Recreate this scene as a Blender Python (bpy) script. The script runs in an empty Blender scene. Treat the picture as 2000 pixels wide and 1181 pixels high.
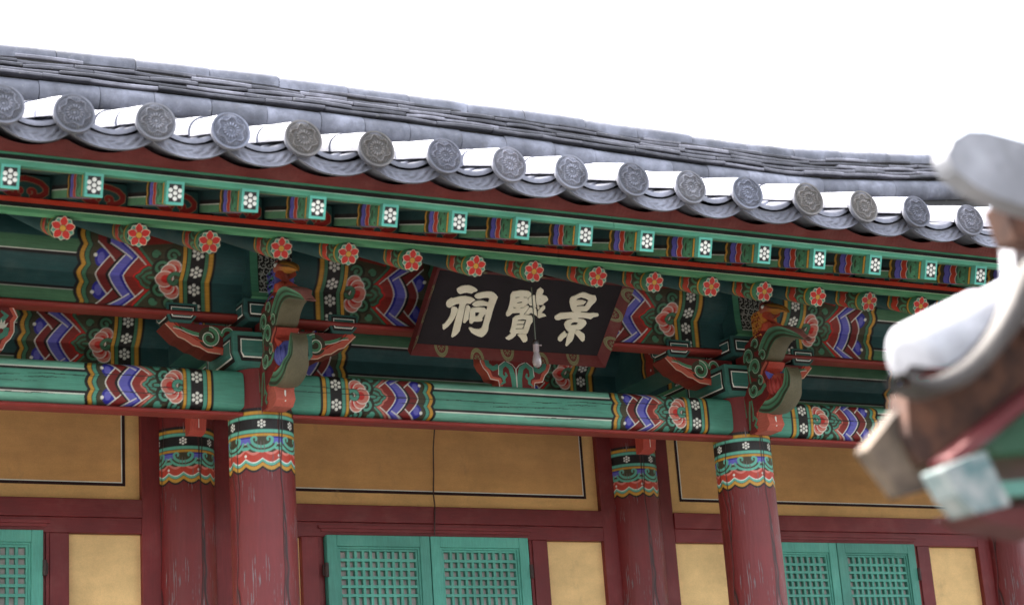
import bpy, bmesh, math, random
import numpy as np
from mathutils import Vector, Matrix
from mathutils.geometry import tessellate_polygon
random.seed(7); rng = np.random.default_rng(7)
C = bpy.context.scene.collection
R = math.radians

# ------------------------------------------------------------------ camera
scn = bpy.context.scene
cam_d = bpy.data.cameras.new("camera"); cam = bpy.data.objects.new("camera", cam_d); C.objects.link(cam)
CAM = Vector((-2.9815, -8.0429, 1.6)); YAW, PITCH, ROLL, FPX = 0.4964, 0.2883, -0.0719, 3650.6
_f = Vector((math.sin(YAW)*math.cos(PITCH), math.cos(YAW)*math.cos(PITCH), math.sin(PITCH)))
_r = Vector((math.cos(YAW), -math.sin(YAW), 0)); _u = _r.cross(_f)
_R = math.cos(ROLL)*_r + math.sin(ROLL)*_u; _U = -math.sin(ROLL)*_r + math.cos(ROLL)*_u
_m = Matrix((_R, _U, -_f)).transposed().to_4x4(); _m.translation = CAM
cam.matrix_world = _m
cam_d.sensor_width = 36.0; cam_d.lens = 36.0*FPX/2000.0
cam_d.clip_start = 0.1; cam_d.clip_end = 4000
cam_d.dof.use_dof = True; cam_d.dof.focus_distance = 9.6
cam_d.dof.aperture_fstop = cam_d.lens/1000/0.020
scn.camera = cam

# ------------------------------------------------------------------ light
SUN_EL, SUN_AZ = R(58), R(-32)          # azimuth from +Y towards +X
world = bpy.data.worlds.new("World"); scn.world = world; world.use_nodes = True
nt = world.node_tree; bg = nt.nodes["Background"]
sky = nt.nodes.new("ShaderNodeTexSky"); sky.sky_type = 'NISHITA'; sky.sun_disc = False
sky.sun_elevation = SUN_EL; sky.sun_rotation = SUN_AZ; sky.air_density = 1.0; sky.dust_density = 5.0; sky.ozone_density = 0.6
hs = nt.nodes.new('ShaderNodeHueSaturation'); hs.inputs['Saturation'].default_value = 0.42; hs.inputs['Value'].default_value = 1.0
nt.links.new(sky.outputs[0], hs.inputs['Color']); nt.links.new(hs.outputs[0], bg.inputs[0]); bg.inputs[1].default_value = 0.15
sd = bpy.data.lights.new("sun", 'SUN'); sd.energy = 2.3; sd.angle = R(0.6); sd.color = (1.0, 0.95, 0.87)
so = bpy.data.objects.new("sun", sd); C.objects.link(so)
_d = Vector((math.sin(SUN_AZ)*math.cos(SUN_EL), math.cos(SUN_AZ)*math.cos(SUN_EL), math.sin(SUN_EL)))
so.rotation_euler = _d.to_track_quat('Z', 'Y').to_euler(); so.location = (0, 0, 30)
vs = scn.view_settings; vs.view_transform = 'Standard'; vs.look = 'None'; vs.gamma = 1; vs.exposure = 2.9
scn.cycles.max_bounces = 8; scn.cycles.diffuse_bounces = 5
try: scn.cycles.use_denoising = True
except Exception: pass

# ------------------------------------------------------------------ colours
def sr(r, g, b):
    def l(c):
        c /= 255.0
        return c/12.92 if c <= 0.04045 else ((c+0.055)/1.055)**2.4
    return np.array([l(r), l(g), l(b)])
TEAL = sr(84,158,138); TEALL = sr(124,190,168); TEALD = sr(34,74,76); TEALM = sr(66,126,116)  # TEALD: the same teal for under-eave parts, shade put into the colour
GREEN = sr(84,150,112); RED = sr(150,46,38); REDB = sr(116,30,31); ORED = sr(200,66,44); PINK = sr(214,128,114)
PURP = sr(106,104,200); BLUE = sr(44,44,160); DRED = sr(128,36,34); BLK = sr(18,13,17); OCH = sr(208,154,56)
OLV = sr(70,66,46); WHT = sr(238,238,230); CRM = sr(222,208,178); PRED = sr(204,42,36)
NAVY = sr(34,30,40)

# ------------------------------------------------------------------ materials
def new_mat(name):
    m = bpy.data.materials.new(name); m.use_nodes = True
    n = m.node_tree.nodes; b = n["Principled BSDF"]
    return m, m.node_tree, n, b
def nd(nt, t, **k):
    x = nt.nodes.new(t)
    for a, v in k.items():
        if a.startswith('i_'): x.inputs[int(a[2:]) if a[2:].isdigit() else a[2:]].default_value = v
        else: setattr(x, a, v)
    return x
def noise(nt, vec, scale, detail=6, rough=0.6):
    x = nd(nt, 'ShaderNodeTexNoise'); x.inputs['Scale'].default_value = scale; x.inputs['Detail'].default_value = detail
    x.inputs['Roughness'].default_value = rough
    nt.links.new(vec, x.inputs['Vector']); return x.outputs['Fac']
def ramp(nt, fac, stops):
    x = nd(nt, 'ShaderNodeValToRGB'); e = x.color_ramp.elements
    while len(e) < len(stops): e.new(0.5)
    for i, (p, c) in enumerate(stops):
        e[i].position = p; e[i].color = (*c, 1) if len(c) == 3 else c
    nt.links.new(fac, x.inputs[0]); return x.outputs[0]
def mixc(nt, fac, a, b, mode='MIX'):
    x = nd(nt, 'ShaderNodeMix', data_type='RGBA', blend_type=mode)
    for s, v in ((0, fac), (6, a), (7, b)):
        if hasattr(v, 'is_linked') or hasattr(v, 'links'): nt.links.new(v, x.inputs[s])
        else: x.inputs[s].default_value = v if s == 0 else (*v, 1)
    return x.outputs[2]
def mapped(nt, scale, kind='Object'):
    tc = nd(nt, 'ShaderNodeTexCoord'); mp = nd(nt, 'ShaderNodeMapping'); mp.inputs['Scale'].default_value = scale
    nt.links.new(tc.outputs[kind], mp.inputs[0]); return mp.outputs[0]
def bump(nt, b, h, strength, dist):
    x = nd(nt, 'ShaderNodeBump'); x.inputs['Strength'].default_value = strength; x.inputs['Distance'].default_value = dist
    nt.links.new(h, x.inputs['Height']); nt.links.new(x.outputs[0], b.inputs['Normal'])
def g(v): return (v, v, v)

def paint_mat(name, grain=(3, 40, 40), wear=0.10, rough=0.6):
    m, nt, n, b = new_mat(name)
    at = nd(nt, 'ShaderNodeAttribute', attribute_name='Col'); ge = nd(nt, 'ShaderNodeNewGeometry'); oi = nd(nt, 'ShaderNodeObjectInfo')
    v1 = ge.outputs['Position']; mp = nd(nt, 'ShaderNodeMapping'); mp.inputs['Scale'].default_value = grain; nt.links.new(v1, mp.inputs[0]); v2 = mp.outputs[0]
    f1 = noise(nt, v1, 3.5); f2 = noise(nt, v2, 4.0, 4); f3 = noise(nt, v1, 90, 3)
    c = mixc(nt, 1.0, at.outputs['Color'], ramp(nt, f1, [(0.28, g(0.74)), (0.72, g(1.16))]), 'MULTIPLY')
    c = mixc(nt, 1.0, c, ramp(nt, f2, [(0.3, g(0.82)), (0.7, g(1.10))]), 'MULTIPLY')
    c = mixc(nt, 1.0, c, ramp(nt, oi.outputs['Random'], [(0.0, g(0.82)), (1.0, g(1.10))]), 'MULTIPLY')
    fade = ramp(nt, noise(nt, v1, 7, 5), [(0.52, g(0)), (0.80, g(0.12))])
    c = mixc(nt, fade, c, (0.24, 0.21, 0.18))
    chip = ramp(nt, noise(nt, v2, 7, 8, 0.72), [(0.675, g(0)), (0.70, g(0.75))])
    c = mixc(nt, chip, c, (0.19, 0.145, 0.11))
    nt.links.new(c, b.inputs['Base Color']); b.inputs['Roughness'].default_value = rough
    h = mixc(nt, 1.0, mixc(nt, 0.5, f2, f3), chip, 'SUBTRACT'); bump(nt, b, h, 0.35, 0.004)
    return m
M_PAINT = paint_mat('painted_wood')
M_PAINTV = paint_mat('painted_wood_upright', (40, 40, 3))
M_PAINTY = paint_mat('painted_wood_across', (40, 3, 40))

def column_mat():
    m, nt, n, b = new_mat('weathered_column_paint')
    at = nd(nt, 'ShaderNodeAttribute', attribute_name='Col')
    v1 = mapped(nt, (1, 1, 1)); vs_ = mapped(nt, (44, 44, 3.0)); vc = mapped(nt, (7, 7, 0.35))
    f1 = noise(nt, v1, 4); f2 = noise(nt, vs_, 2.0, 5)
    c = mixc(nt, 1.0, at.outputs['Color'], ramp(nt, f1, [(0.3, g(0.84)), (0.75, g(1.14))]), 'MULTIPLY')
    c = mixc(nt, 1.0, c, ramp(nt, f2, [(0.3, g(0.88)), (0.7, g(1.08))]), 'MULTIPLY')
    flake = mixc(nt, 1.0, ramp(nt, noise(nt, vs_, 2.6, 3, 0.55), [(0.585, g(0)), (0.62, g(1))]),
                 ramp(nt, noise(nt, v1, 5.5, 3), [(0.53, g(0)), (0.62, g(1))]), 'MULTIPLY')
    c = mixc(nt, flake, c, (0.185, 0.155, 0.16))
    # long drying cracks
    ck = nd(nt, 'ShaderNodeTexVoronoi', feature='DISTANCE_TO_EDGE'); ck.inputs['Scale'].default_value = 1.1
    wv = nd(nt, 'ShaderNodeVectorMath', operation='ADD'); nt.links.new(vc, wv.inputs[0])
    nz = nd(nt, 'ShaderNodeTexNoise'); nz.inputs['Scale'].default_value = 2.5; nt.links.new(v1, nz.inputs['Vector'])
    sc = nd(nt, 'ShaderNodeVectorMath', operation='SCALE'); sc.inputs['Scale'].default_value = 0.5
    nt.links.new(nz.outputs['Color'], sc.inputs[0]); nt.links.new(sc.outputs[0], wv.inputs[1])
    nt.links.new(wv.outputs[0], ck.inputs['Vector'])
    ce = ramp(nt, ck.outputs['Distance'], [(0.0, g(1)), (0.030, g(0))])
    c = mixc(nt, ce, c, (0.025, 0.012, 0.012))
    nt.links.new(c, b.inputs['Base Color']); b.inputs['Roughness'].default_value = 0.5
    h = mixc(nt, 1.0, f2, mixc(nt, 1.0, flake, ce, 'ADD'), 'SUBTRACT'); bump(nt, b, h, 0.5, 0.006)
    return m
M_COL = column_mat()

def tile_mat(name='fired_clay_tile', base=(0.165, 0.168, 0.200)):
    m, nt, n, b = new_mat(name)
    v = mapped(nt, (1, 1, 1)); gv = nd(nt, 'ShaderNodeNewGeometry')
    oi = nd(nt, 'ShaderNodeObjectInfo')
    f1 = noise(nt, gv.outputs['Position'], 4.5, 8, 0.68); f2 = noise(nt, gv.outputs['Position'], 28, 6, 0.7); f3 = noise(nt, gv.outputs['Position'], 120, 3)
    c = ramp(nt, f1, [(0.30, tuple(0.55*np.array(base))), (0.5, base), (0.68, tuple(1.75*np.array(base)))])
    at = nd(nt, 'ShaderNodeAttribute', attribute_name='Col')
    c = mixc(nt, 1.0, c, at.outputs['Color'], 'MULTIPLY')
    lich = ramp(nt, f2, [(0.62, g(0)), (0.74, g(0.55))])
    c = mixc(nt, lich, c, (0.36, 0.35, 0.31))
    dk = ramp(nt, noise(nt, gv.outputs['Position'], 11, 6, 0.7), [(0.62, g(0)), (0.8, g(0.6))])
    c = mixc(nt, dk, c, (0.10, 0.085, 0.065))
    nt.links.new(c, b.inputs['Base Color']); b.inputs['Roughness'].default_value = 0.72
    bump(nt, b, mixc(nt, 0.5, f2, f3), 0.35, 0.005)
    return m
M_TILE = tile_mat()

def plain_mat(name, c1, c2, scale=5, rough=0.8, grain=(1, 1, 1), bs=0.15):
    m, nt, n, b = new_mat(name)
    v = mapped(nt, grain)
    f = noise(nt, v, scale, 7, 0.62); f2 = noise(nt, v, scale*22, 3)
    c = ramp(nt, f, [(0.3, tuple(c1)), (0.7, tuple(c2))])
    c = mixc(nt, 1.0, c, ramp(nt, f2, [(0.3, g(0.93)), (0.7, g(1.05))]), 'MULTIPLY')
    nt.links.new(c, b.inputs['Base Color']); b.inputs['Roughness'].default_value = rough
    bump(nt, b, f2, bs, 0.003)
    return m
def plaster_mat():
    m, nt, n, b = new_mat('ochre_plaster')
    at = nd(nt, 'ShaderNodeAttribute', attribute_name='Col'); v = mapped(nt, (1, 1, 1)); vz = mapped(nt, (1.2, 1, 5))
    c = mixc(nt, 1.0, at.outputs['Color'], ramp(nt, noise(nt, v, 2.4, 8, 0.65), [(0.3, g(0.78)), (0.7, g(1.10))]), 'MULTIPLY')
    c = mixc(nt, ramp(nt, noise(nt, mapped(nt, (1, 1, .6)), 9, 8, .7), [(.60, g(0)), (.80, g(.45))]), c, (.30, .19, .10))
    c = mixc(nt, 1.0, c, ramp(nt, noise(nt, vz, 3.0, 6, 0.6), [(0.35, g(0.93)), (0.65, g(1.04))]), 'MULTIPLY')
    f2 = noise(nt, v, 160, 3)
    c = mixc(nt, 1.0, c, ramp(nt, f2, [(0.3, g(0.93)), (0.7, g(1.06))]), 'MULTIPLY')
    nt.links.new(c, b.inputs['Base Color']); b.inputs['Roughness'].default_value = 0.9
    bump(nt, b, f2, 0.2, 0.003); return m
M_PLASTER = plaster_mat()
M_PAPER = plain_mat('lattice_paper', sr(150,142,140), sr(176,168,164), 7)
M_IRON = plain_mat('rusted_iron', sr(44,34,34), sr(70,50,44), 30, 0.7)
M_STONE = plain_mat('granite', sr(150,146,138), sr(178,172,162), 6, 0.85)
M_SAND = plain_mat('courtyard_sand', sr(58,58,54), sr(78,77,72), 0.8, 0.95)
M_OLDWOOD = plain_mat('weathered_wood', sr(26,16,15), sr(104,68,50), 20, 0.85, (1, 1, 1), 0.4)
M_GREYWOOD = plain_mat('grey_weathered_wood', sr(46,38,33), sr(116,100,84), 18, 0.85, (1, 1, 1), 0.4)
M_CORD = plain_mat('cord_rubber', sr(58,62,52), sr(80,84,70), 20, 0.6)
M_WIRE = plain_mat('wire_rubber', sr(60,40,38), sr(78,54,50), 20, 0.6)

# ------------------------------------------------------------------ mesh builder with vertex colours
class MB:
    def __init__(s): s.v = []; s.f = []; s.c = []; s.sm = []; s.n = 0
    def add(s, verts, faces, col, smooth=False):
        verts = np.asarray(verts, float); k = len(verts)
        col = np.asarray(col, float)
        if col.ndim == 1: col = np.tile(col, (k, 1))
        s.v.append(verts); s.c.append(col)
        s.f += [tuple(i+s.n for i in f) for f in faces]; s.sm += [smooth]*len(faces); s.n += k
        return s
    def box(s, x0, x1, y0, y1, z0, z1, col):
        v = [(x, y, z) for x in (x0, x1) for y in (y0, y1) for z in (z0, z1)]
        return s.add(v, [(0,1,3,2),(4,6,7,5),(0,4,5,1),(2,3,7,6),(0,2,6,4),(1,5,7,3)], col)
    def prism(s, poly, o, ux, uy, w, col, colside=None):
        """polygon in the (ux, uy) frame at o, extruded by the vector w"""
        o, ux, uy, w = (np.array(a, float) for a in (o, ux, uy, w))
        p = np.array([o+a*ux+b*uy for a, b in poly]); k = len(p)
        tri = [tuple(t) for t in tessellate_polygon([[Vector((a, b, 0)) for a, b in poly]])]
        s.add(p, tri, col); s.add(p+w, [t[::-1] for t in tri], col)
        s.add(np.vstack([p, p+w]), [(i, (i+1) % k, (i+1) % k+k, i+k) for i in range(k)], col if colside is None else colside)
        return s
    def poly(s, pts, o, ux, uy, off, col, holes=()):
        o, ux, uy = (np.array(a, float) for a in (o, ux, uy)); n = np.cross(ux, uy); n /= np.linalg.norm(n)
        loops = [pts]+list(holes); flat = [q for l in loops for q in l]
        tri = tessellate_polygon([[Vector((a, b, 0)) for a, b in l] for l in loops])
        return s.add([o+a*ux+b*uy+n*off for a, b in flat], [tuple(t) for t in tri], col)
    def ribbon(s, pts, w, o, ux, uy, off, col, closed=False):
        p = np.array(pts, float)
        if closed: p = np.vstack([p, p[:1]])
        t = np.gradient(p, axis=0); t /= np.linalg.norm(t, axis=1)[:, None]+1e-9
        nn = np.stack([-t[:, 1], t[:, 0]], 1)
        ww = np.asarray(w, float)*np.ones(len(p)); a = p+nn*ww[:, None]/2; b = p-nn*ww[:, None]/2
        o, ux, uy = (np.array(q, float) for q in (o, ux, uy)); n = np.cross(ux, uy); n /= np.linalg.norm(n)
        L = [o+q[0]*ux+q[1]*uy+n*off for q in np.vstack([a, b])]; k = len(p)
        return s.add(L, [(i, i+k, i+k+1, i+1) for i in range(k-1)], col)
    def dot(s, c, r, o, ux, uy, off, col, k=12):
        return s.poly([(c[0]+r*math.cos(2*math.pi*i/k), c[1]+r*math.sin(2*math.pi*i/k)) for i in range(k)], o, ux, uy, off, col)
    def tube(s, path, rad, col, k=12, cap=True):
        p = np.array(path, float); m = len(p); rr = np.ones(m)*rad
        t = np.gradient(p, axis=0); t /= np.linalg.norm(t, axis=1)[:, None]
        up = np.array([0, 0, 1.0]) if abs(t[0][2]) < 0.9 else np.array([1.0, 0, 0])
        V = []
        for i in range(m):
            a = np.cross(t[i], up); a /= np.linalg.norm(a); b = np.cross(a, t[i])
            for j in range(k):
                th = 2*math.pi*j/k; V.append(p[i]+rr[i]*(math.cos(th)*a+math.sin(th)*b))
        F = [(i*k+j, i*k+(j+1) % k, (i+1)*k+(j+1) % k, (i+1)*k+j) for i in range(m-1) for j in range(k)]
        s.add(V, F, col, True)
        if cap:
            s.add(V[:k], [tuple(range(k))[::-1]], col); s.add(V[-k:], [tuple(range(k))], col)
        return s
    def lathe(s, prof, o, col, k=24, axis='z'):
        V = []
        for r, z in prof:
            for j in range(k):
                th = 2*math.pi*j/k; V.append((o[0]+r*math.cos(th), o[1]+r*math.sin(th), o[2]+z))
        m = len(prof)
        return s.add(V, [(i*k+j, i*k+(j+1) % k, (i+1)*k+(j+1) % k, (i+1)*k+j) for i in range(m-1) for j in range(k)], col, True)
    def grid(s, P, col, smooth=True, flip=False, wrap=False):
        """P: (nv, nu, 3) points, col (nv, nu, 3) or one colour"""
        nv, nu = P.shape[:2]; col = np.asarray(col, float)
        cc = col.reshape(-1, 3) if col.ndim == 3 else col
        i = np.arange((nv-1)*(nu-1)); a = (i//(nu-1))*nu+i % (nu-1)
        q = np.stack([a, a+1, a+nu+1, a+nu], 1)
        if flip: q = q[:, ::-1]
        return s.add(P.reshape(-1, 3), [tuple(x) for x in q.tolist()], cc, smooth)
    def build(s, name, mat, parent=None, loc=None, bevel=0):
        me = bpy.data.meshes.new(name)
        V = np.vstack(s.v); me.from_pydata(V.tolist(), [], s.f)
        at = me.color_attributes.new('Col', 'FLOAT_COLOR', 'POINT')
        cc = np.ones((len(V), 4)); cc[:, :3] = np.vstack(s.c); at.data.foreach_set('color', cc.ravel())
        me.polygons.foreach_set('use_smooth', s.sm); me.materials.append(mat); me.update()
        o = bpy.data.objects.new(name, me); C.objects.link(o)
        if parent: o.parent = parent
        if loc is not None: o.location = loc
        if bevel:
            b = o.modifiers.new('soft_edges', 'BEVEL'); b.width = bevel; b.segments = 2; b.limit_method = 'ANGLE'; b.angle_limit = R(40)
        return o
def empty(name, loc=(0, 0, 0), parent=None, label=None, cat=None, group=None):
    o = bpy.data.objects.new(name, None); C.objects.link(o); o.location = loc; o.empty_display_size = 0.1
    if parent: o.parent = parent
    if label: o['label'] = label
    if cat: o['category'] = cat
    if group: o['group'] = group
    return o
def dup(o, parent, loc=None):
    c = o.copy(); C.objects.link(c); c.parent = parent
    if loc is not None: c.location = loc
    for ch in list(o.children): dup(ch, c)
    return c

# ------------------------------------------------------------------ painter: rasterised patterns that become vertex colours
class Canvas:
    def __init__(s, u0, u1, v0, v1, res, base, ss=2):
        s.nu = max(2, int(round((u1-u0)/res))+1); s.nv = max(2, int(round((v1-v0)/res))+1)
        s.u0, s.u1, s.v0, s.v1, s.ss = u0, u1, v0, v1, ss
        du = (u1-u0)/(s.nu-1); dv = (v1-v0)/(s.nv-1)
        s.us = u0-du/2+(np.arange(s.nu*ss)+0.5)*du/ss; s.vs = v0-dv/2+(np.arange(s.nv*ss)+0.5)*dv/ss
        s.im = np.empty((s.nv*ss, s.nu*ss, 3)); s.im[:] = base
    def _box(s, a0, a1, b0, b1):
        i0, i1 = np.searchsorted(s.us, [a0, a1]); j0, j1 = np.searchsorted(s.vs, [b0, b1])
        if i1 <= i0 or j1 <= j0: return None
        U, V = np.meshgrid(s.us[i0:i1], s.vs[j0:j1]); return i0, i1, j0, j1, U, V
    def poly(s, pts, col):
        p = np.array(pts, float); b = s._box(p[:, 0].min(), p[:, 0].max(), p[:, 1].min(), p[:, 1].max())
        if b is None: return
        i0, i1, j0, j1, U, V = b; ins = np.zeros(U.shape, bool)
        for (x0, y0), (x1, y1) in zip(p, np.roll(p, -1, 0)):
            if y0 == y1: continue
            ins ^= ((y0 > V) != (y1 > V)) & (U < (x1-x0)*(V-y0)/(y1-y0)+x0)
        s.im[j0:j1, i0:i1][ins] = col
    def rect(s, a0, a1, b0, b1, col):
        i0, i1 = np.searchsorted(s.us, [min(a0, a1), max(a0, a1)]); j0, j1 = np.searchsorted(s.vs, [min(b0, b1), max(b0, b1)])
        s.im[j0:j1, i0:i1] = col
    def ell(s, cu, cv, ru, rv, col, half=0):
        b = s._box(cu-ru, cu+ru, cv-rv, cv+rv)
        if b is None: return
        i0, i1, j0, j1, U, V = b; ins = ((U-cu)/ru)**2+((V-cv)/rv)**2 < 1
        if half: ins &= (U-cu)*half > 0
        s.im[j0:j1, i0:i1][ins] = col
    def stroke(s, pts, w, col):
        p = np.array(pts, float)
        for (x0, y0), (x1, y1) in zip(p[:-1], p[1:]):
            b = s._box(min(x0, x1)-w, max(x0, x1)+w, min(y0, y1)-w, max(y0, y1)+w)
            if b is None: continue
            i0, i1, j0, j1, U, V = b; dx, dy = x1-x0, y1-y0; L = dx*dx+dy*dy+1e-12
            t = np.clip(((U-x0)*dx+(V-y0)*dy)/L, 0, 1)
            ins = (U-x0-t*dx)**2+(V-y0-t*dy)**2 < (w/2)**2
            s.im[j0:j1, i0:i1][ins] = col
    def out(s):
        a = s.im.reshape(s.nv, s.ss, s.nu, s.ss, 3).mean((1, 3))
        return a
    def nodes(s): return np.meshgrid(np.linspace(s.u0, s.u1, s.nu), np.linspace(s.v0, s.v1, s.nv))
def spiral(cu, cv, r, turns=1.4, a0=0.0, sgn=1, k=26, inner=0.15):
    t = np.linspace(0, 1, k); a = a0+sgn*turns*2*math.pi*t; rr = r*(1-(1-inner)*t)
    return np.stack([cu+rr*np.cos(a), cv+rr*np.sin(a)], 1)
def dots7(c, cu, cv, r, ru=None, col=WHT):
    """the seven-dot plum blossom"""
    q = r*0.285; f = ru if ru else 1.0
    for k in range(6):
        a = k*math.pi/3+math.pi/6
        c.ell(cu+r*0.71*math.cos(a)*f, cv+r*0.71*math.sin(a), q*f, q, col)
    c.ell(cu, cv, q*f, q, col)

def beam_head(c, u0, sg, vc, us, vsc, cyan=TEAL, ext=0.12, end=None):
    """the band, lotus, scrolls and chevrons painted on a beam end; sg = direction away from the column"""
    T = lambda pts: [(u0+sg*x*us, vc+y*vsc) for x, y in pts]
    def rect(x0, x1, col): c.rect(u0+sg*x0*us, u0+sg*x1*us, vc-2*ext*vsc, vc+2*ext*vsc, col)
    W = lambda w: w*us
    yy = np.linspace(-ext, ext, 90)
    # outer edge (wave lines), drawn from outside in
    lob = 0.014*np.abs(np.cos(np.pi*yy/0.070))
    for xb, col in ((0.583, BLK), (0.568, OCH), (0.5505, BLK), (0.547, cyan), (0.530, BLK), (0.526, OLV)):
        c.poly(T([(0.15, -ext)]+[(xb+l, y) for l, y in zip(lob, yy)]+[(0.15, ext)]), col)
    for s_ in (1, -1):
        c.ell(u0+sg*0.488*us, vc+s_*0.062*vsc, 0.030*us, 0.034*vsc, BLUE); c.ell(u0+sg*0.492*us, vc+s_*0.060*vsc, 0.015*us, 0.021*vsc, PURP)
        c.ell(u0+sg*0.517*us, vc+s_*0.070*vsc, 0.008*us, 0.008*us, WHT)
    def cen(xt, d=0.0):
        y = np.linspace(-0.078, 0.078, 25); return [(xt+d-0.045*(abs(t)/0.07)**1.5, t) for t in y]
    def low(p, d=0.0):
        (a, b), (e, f) = p; t = np.linspace(0, 1.25, 9)
        return [(a+d+(e-a)*q, b+(f-b)*(q**0.85)) for q in t]
    bands = [(0.503, ((0.425,-0.044),(0.492,-0.105)), DRED, None), (0.446, ((0.348,-0.056),(0.434,-0.105)), PURP, BLK*1.2),
             (0.386, ((0.277,-0.026),(0.372,-0.102)), RED, BLUE)]
    for xt, lw, col, shade in bands:
        if shade is not None:
            c.poly(T([(0.2, -0.078)]+cen(xt, 0.016)+[(0.2, 0.078)]), shade)
            for m in (1, -1):
                q = [(x, y*m) for x, y in low(lw, 0.018)]; c.poly(T(q+[(q[-1][0], -m*0.3), (0.16, -m*0.3), (0.16, q[0][1])]), shade)
        q = cen(xt); c.poly(T([(0.2, q[0][1])]+q+[(0.2, q[-1][1])]), col); c.stroke(T(q), W(0.0050), WHT)
        for m in (1, -1):
            q = [(x, y*m) for x, y in low(lw)]
            c.poly(T(q+[(q[-1][0], -m*0.3), (0.16, -m*0.3), (0.16, q[0][1])]), col); c.stroke(T(q), W(0.0050), WHT)
    # scroll zone
    up = [(0.335, 0.115), (0.292, 0.075), (0.258, 0.046), (0.262, 0.032), (0.285, 0.036), (0.303, 0.026), (0.308, 0.012), (0.325, 0.0)]
    edge = up+[(x, -y) for x, y in up[::-1][1:]]
    c.stroke(T(edge), W(0.040), PINK if cyan is TEAL else PRED); c.stroke(T(edge), W(0.018), cyan)
    c.stroke(T(edge), W(0.0240), OLV*0.4); c.stroke(T(edge), W(0.018), cyan)
    c.poly(T([(0.14, 0.14)]+edge+[(0.14, -0.14)]), OLV)
    inn = [(0.27, 0.022), (0.29, 0.014), (0.302, 0.0), (0.29, -0.014), (0.27, -0.022)]
    c.stroke(T(inn), W(0.012), cyan)
    c.stroke(T([(0.275, 0), (0.25, 0)]), W(0.014), cyan)
    for m in (1, -1):
        for cu, cv, r in ((0.232, 0.040, 0.036), (0.188, 0.088, 0.032), (0.262, 0.088, 0.018)):
            sp = spiral(cu, cv*m, r*0.88, 1.15, math.pi*(0.9 if m > 0 else 1.1), -m, 30, 0.2)
            c.ell(u0+sg*cu*us, vc+cv*m*vsc, r*1.16*us, r*1.16*us, OLV*0.35)
            c.stroke(T([(cu+(a-cu), cv*m+(b-cv*m)*us/vsc) for a, b in sp]), W(0.0122), cyan*1.1)
    # half lotus
    for k, (a, r) in enumerate(((-1.05, 0.032), (1.05, 0.032), (-.62, 0.030), (.62, 0.030), (0.0, 0.036))):
        cu, cv = 0.150+0.060*math.cos(a), 0.052*math.sin(a)
        c.ell(u0+sg*cu*us, vc+cv*vsc, (r+0.0040)*us, (r+0.004)*us, WHT); c.ell(u0+sg*cu*us, vc+cv*vsc, r*us, r*us, PINK)
        c.ell(u0+sg*(cu-0.006)*us, vc+cv*0.9*vsc, r*0.56*us, r*0.56*us, PRED)
    c.stroke(T(spiral(0.168, 0.0, 0.026, 0.8, 2.3, -1, inner=0.55)), W(0.022), OLV*0.6)
    c.stroke(T(spiral(0.168, 0.0, 0.026, 0.8, 2.3, -1, inner=0.55)), W(0.016), cyan)
    c.rect(u0-sg*0.5*us, u0+sg*0.145*us, vc-2*ext*vsc, vc+2*ext*vsc, cyan if end is None else end)
    # bands by the column
    for x0, x1, col in ((0, 0.012, BLK), (0.012, 0.030, OCH), (0.030, 0.033, BLK), (0.033, 0.049, cyan), (0.049, 0.110, BLK), (0.110, 0.126, cyan), (0.126, 0.129, BLK), (0.129, 0.144, OCH), (0.144, 0.147, BLK)):
        rect(x0, x1, col)
    for m in (-2.25, -0.75, 0.75, 2.25) if vsc > 1.1 else (-1, 1):
        dots7(c, u0+sg*0.0795*us, vc+m*0.050*vsc if vsc <= 1.1 else vc+m*0.046*vsc, 0.028*us)

# ------------------------------------------------------------------ ground
mb = MB(); mb.add([(-60, -60, 0), (60, -60, 0), (60, 60, 0), (-60, 60, 0)], [(0, 1, 2, 3)], (1, 1, 1))
gr = mb.build('courtyard_ground', M_SAND); gr['kind'] = 'structure'
mb = MB(); mb.add([(-2500, -2500, -0.02), (2500, -2500, -0.02), (2500, 2500, -0.02), (-2500, 2500, -0.02)], [(0, 1, 2, 3)], (1, 1, 1))
M_FIELD = plain_mat('far_ground', sr(74,78,56), sr(98,98,74), 0.05, 0.95)
fg_ = mb.build('terrain', M_FIELD); fg_['kind'] = 'structure'

# ------------------------------------------------------------------ the hall
hall = empty('shrine_hall', (0, 0, 0), None, 'long red and teal painted wooden shrine hall with grey tiled eaves and ochre wall panels', 'building')
COLX = [-2.7, 0.0, 2.7, 5.466]; BAYS = list(zip(COLX[:-1], COLX[1:])); PD = 1.14; CR = 0.151
FLOOR = 0.75
mb = MB(); mb.box(-4.2, 6.9, -1.0, 5.6, 0, 0.72, (1, 1, 1)); mb.box(-4.3, 7.0, -1.1, 5.7, 0.62, FLOOR, (1, 1, 1))
mb.build('stone_platform', M_STONE, hall, None, 0.01)

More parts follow.
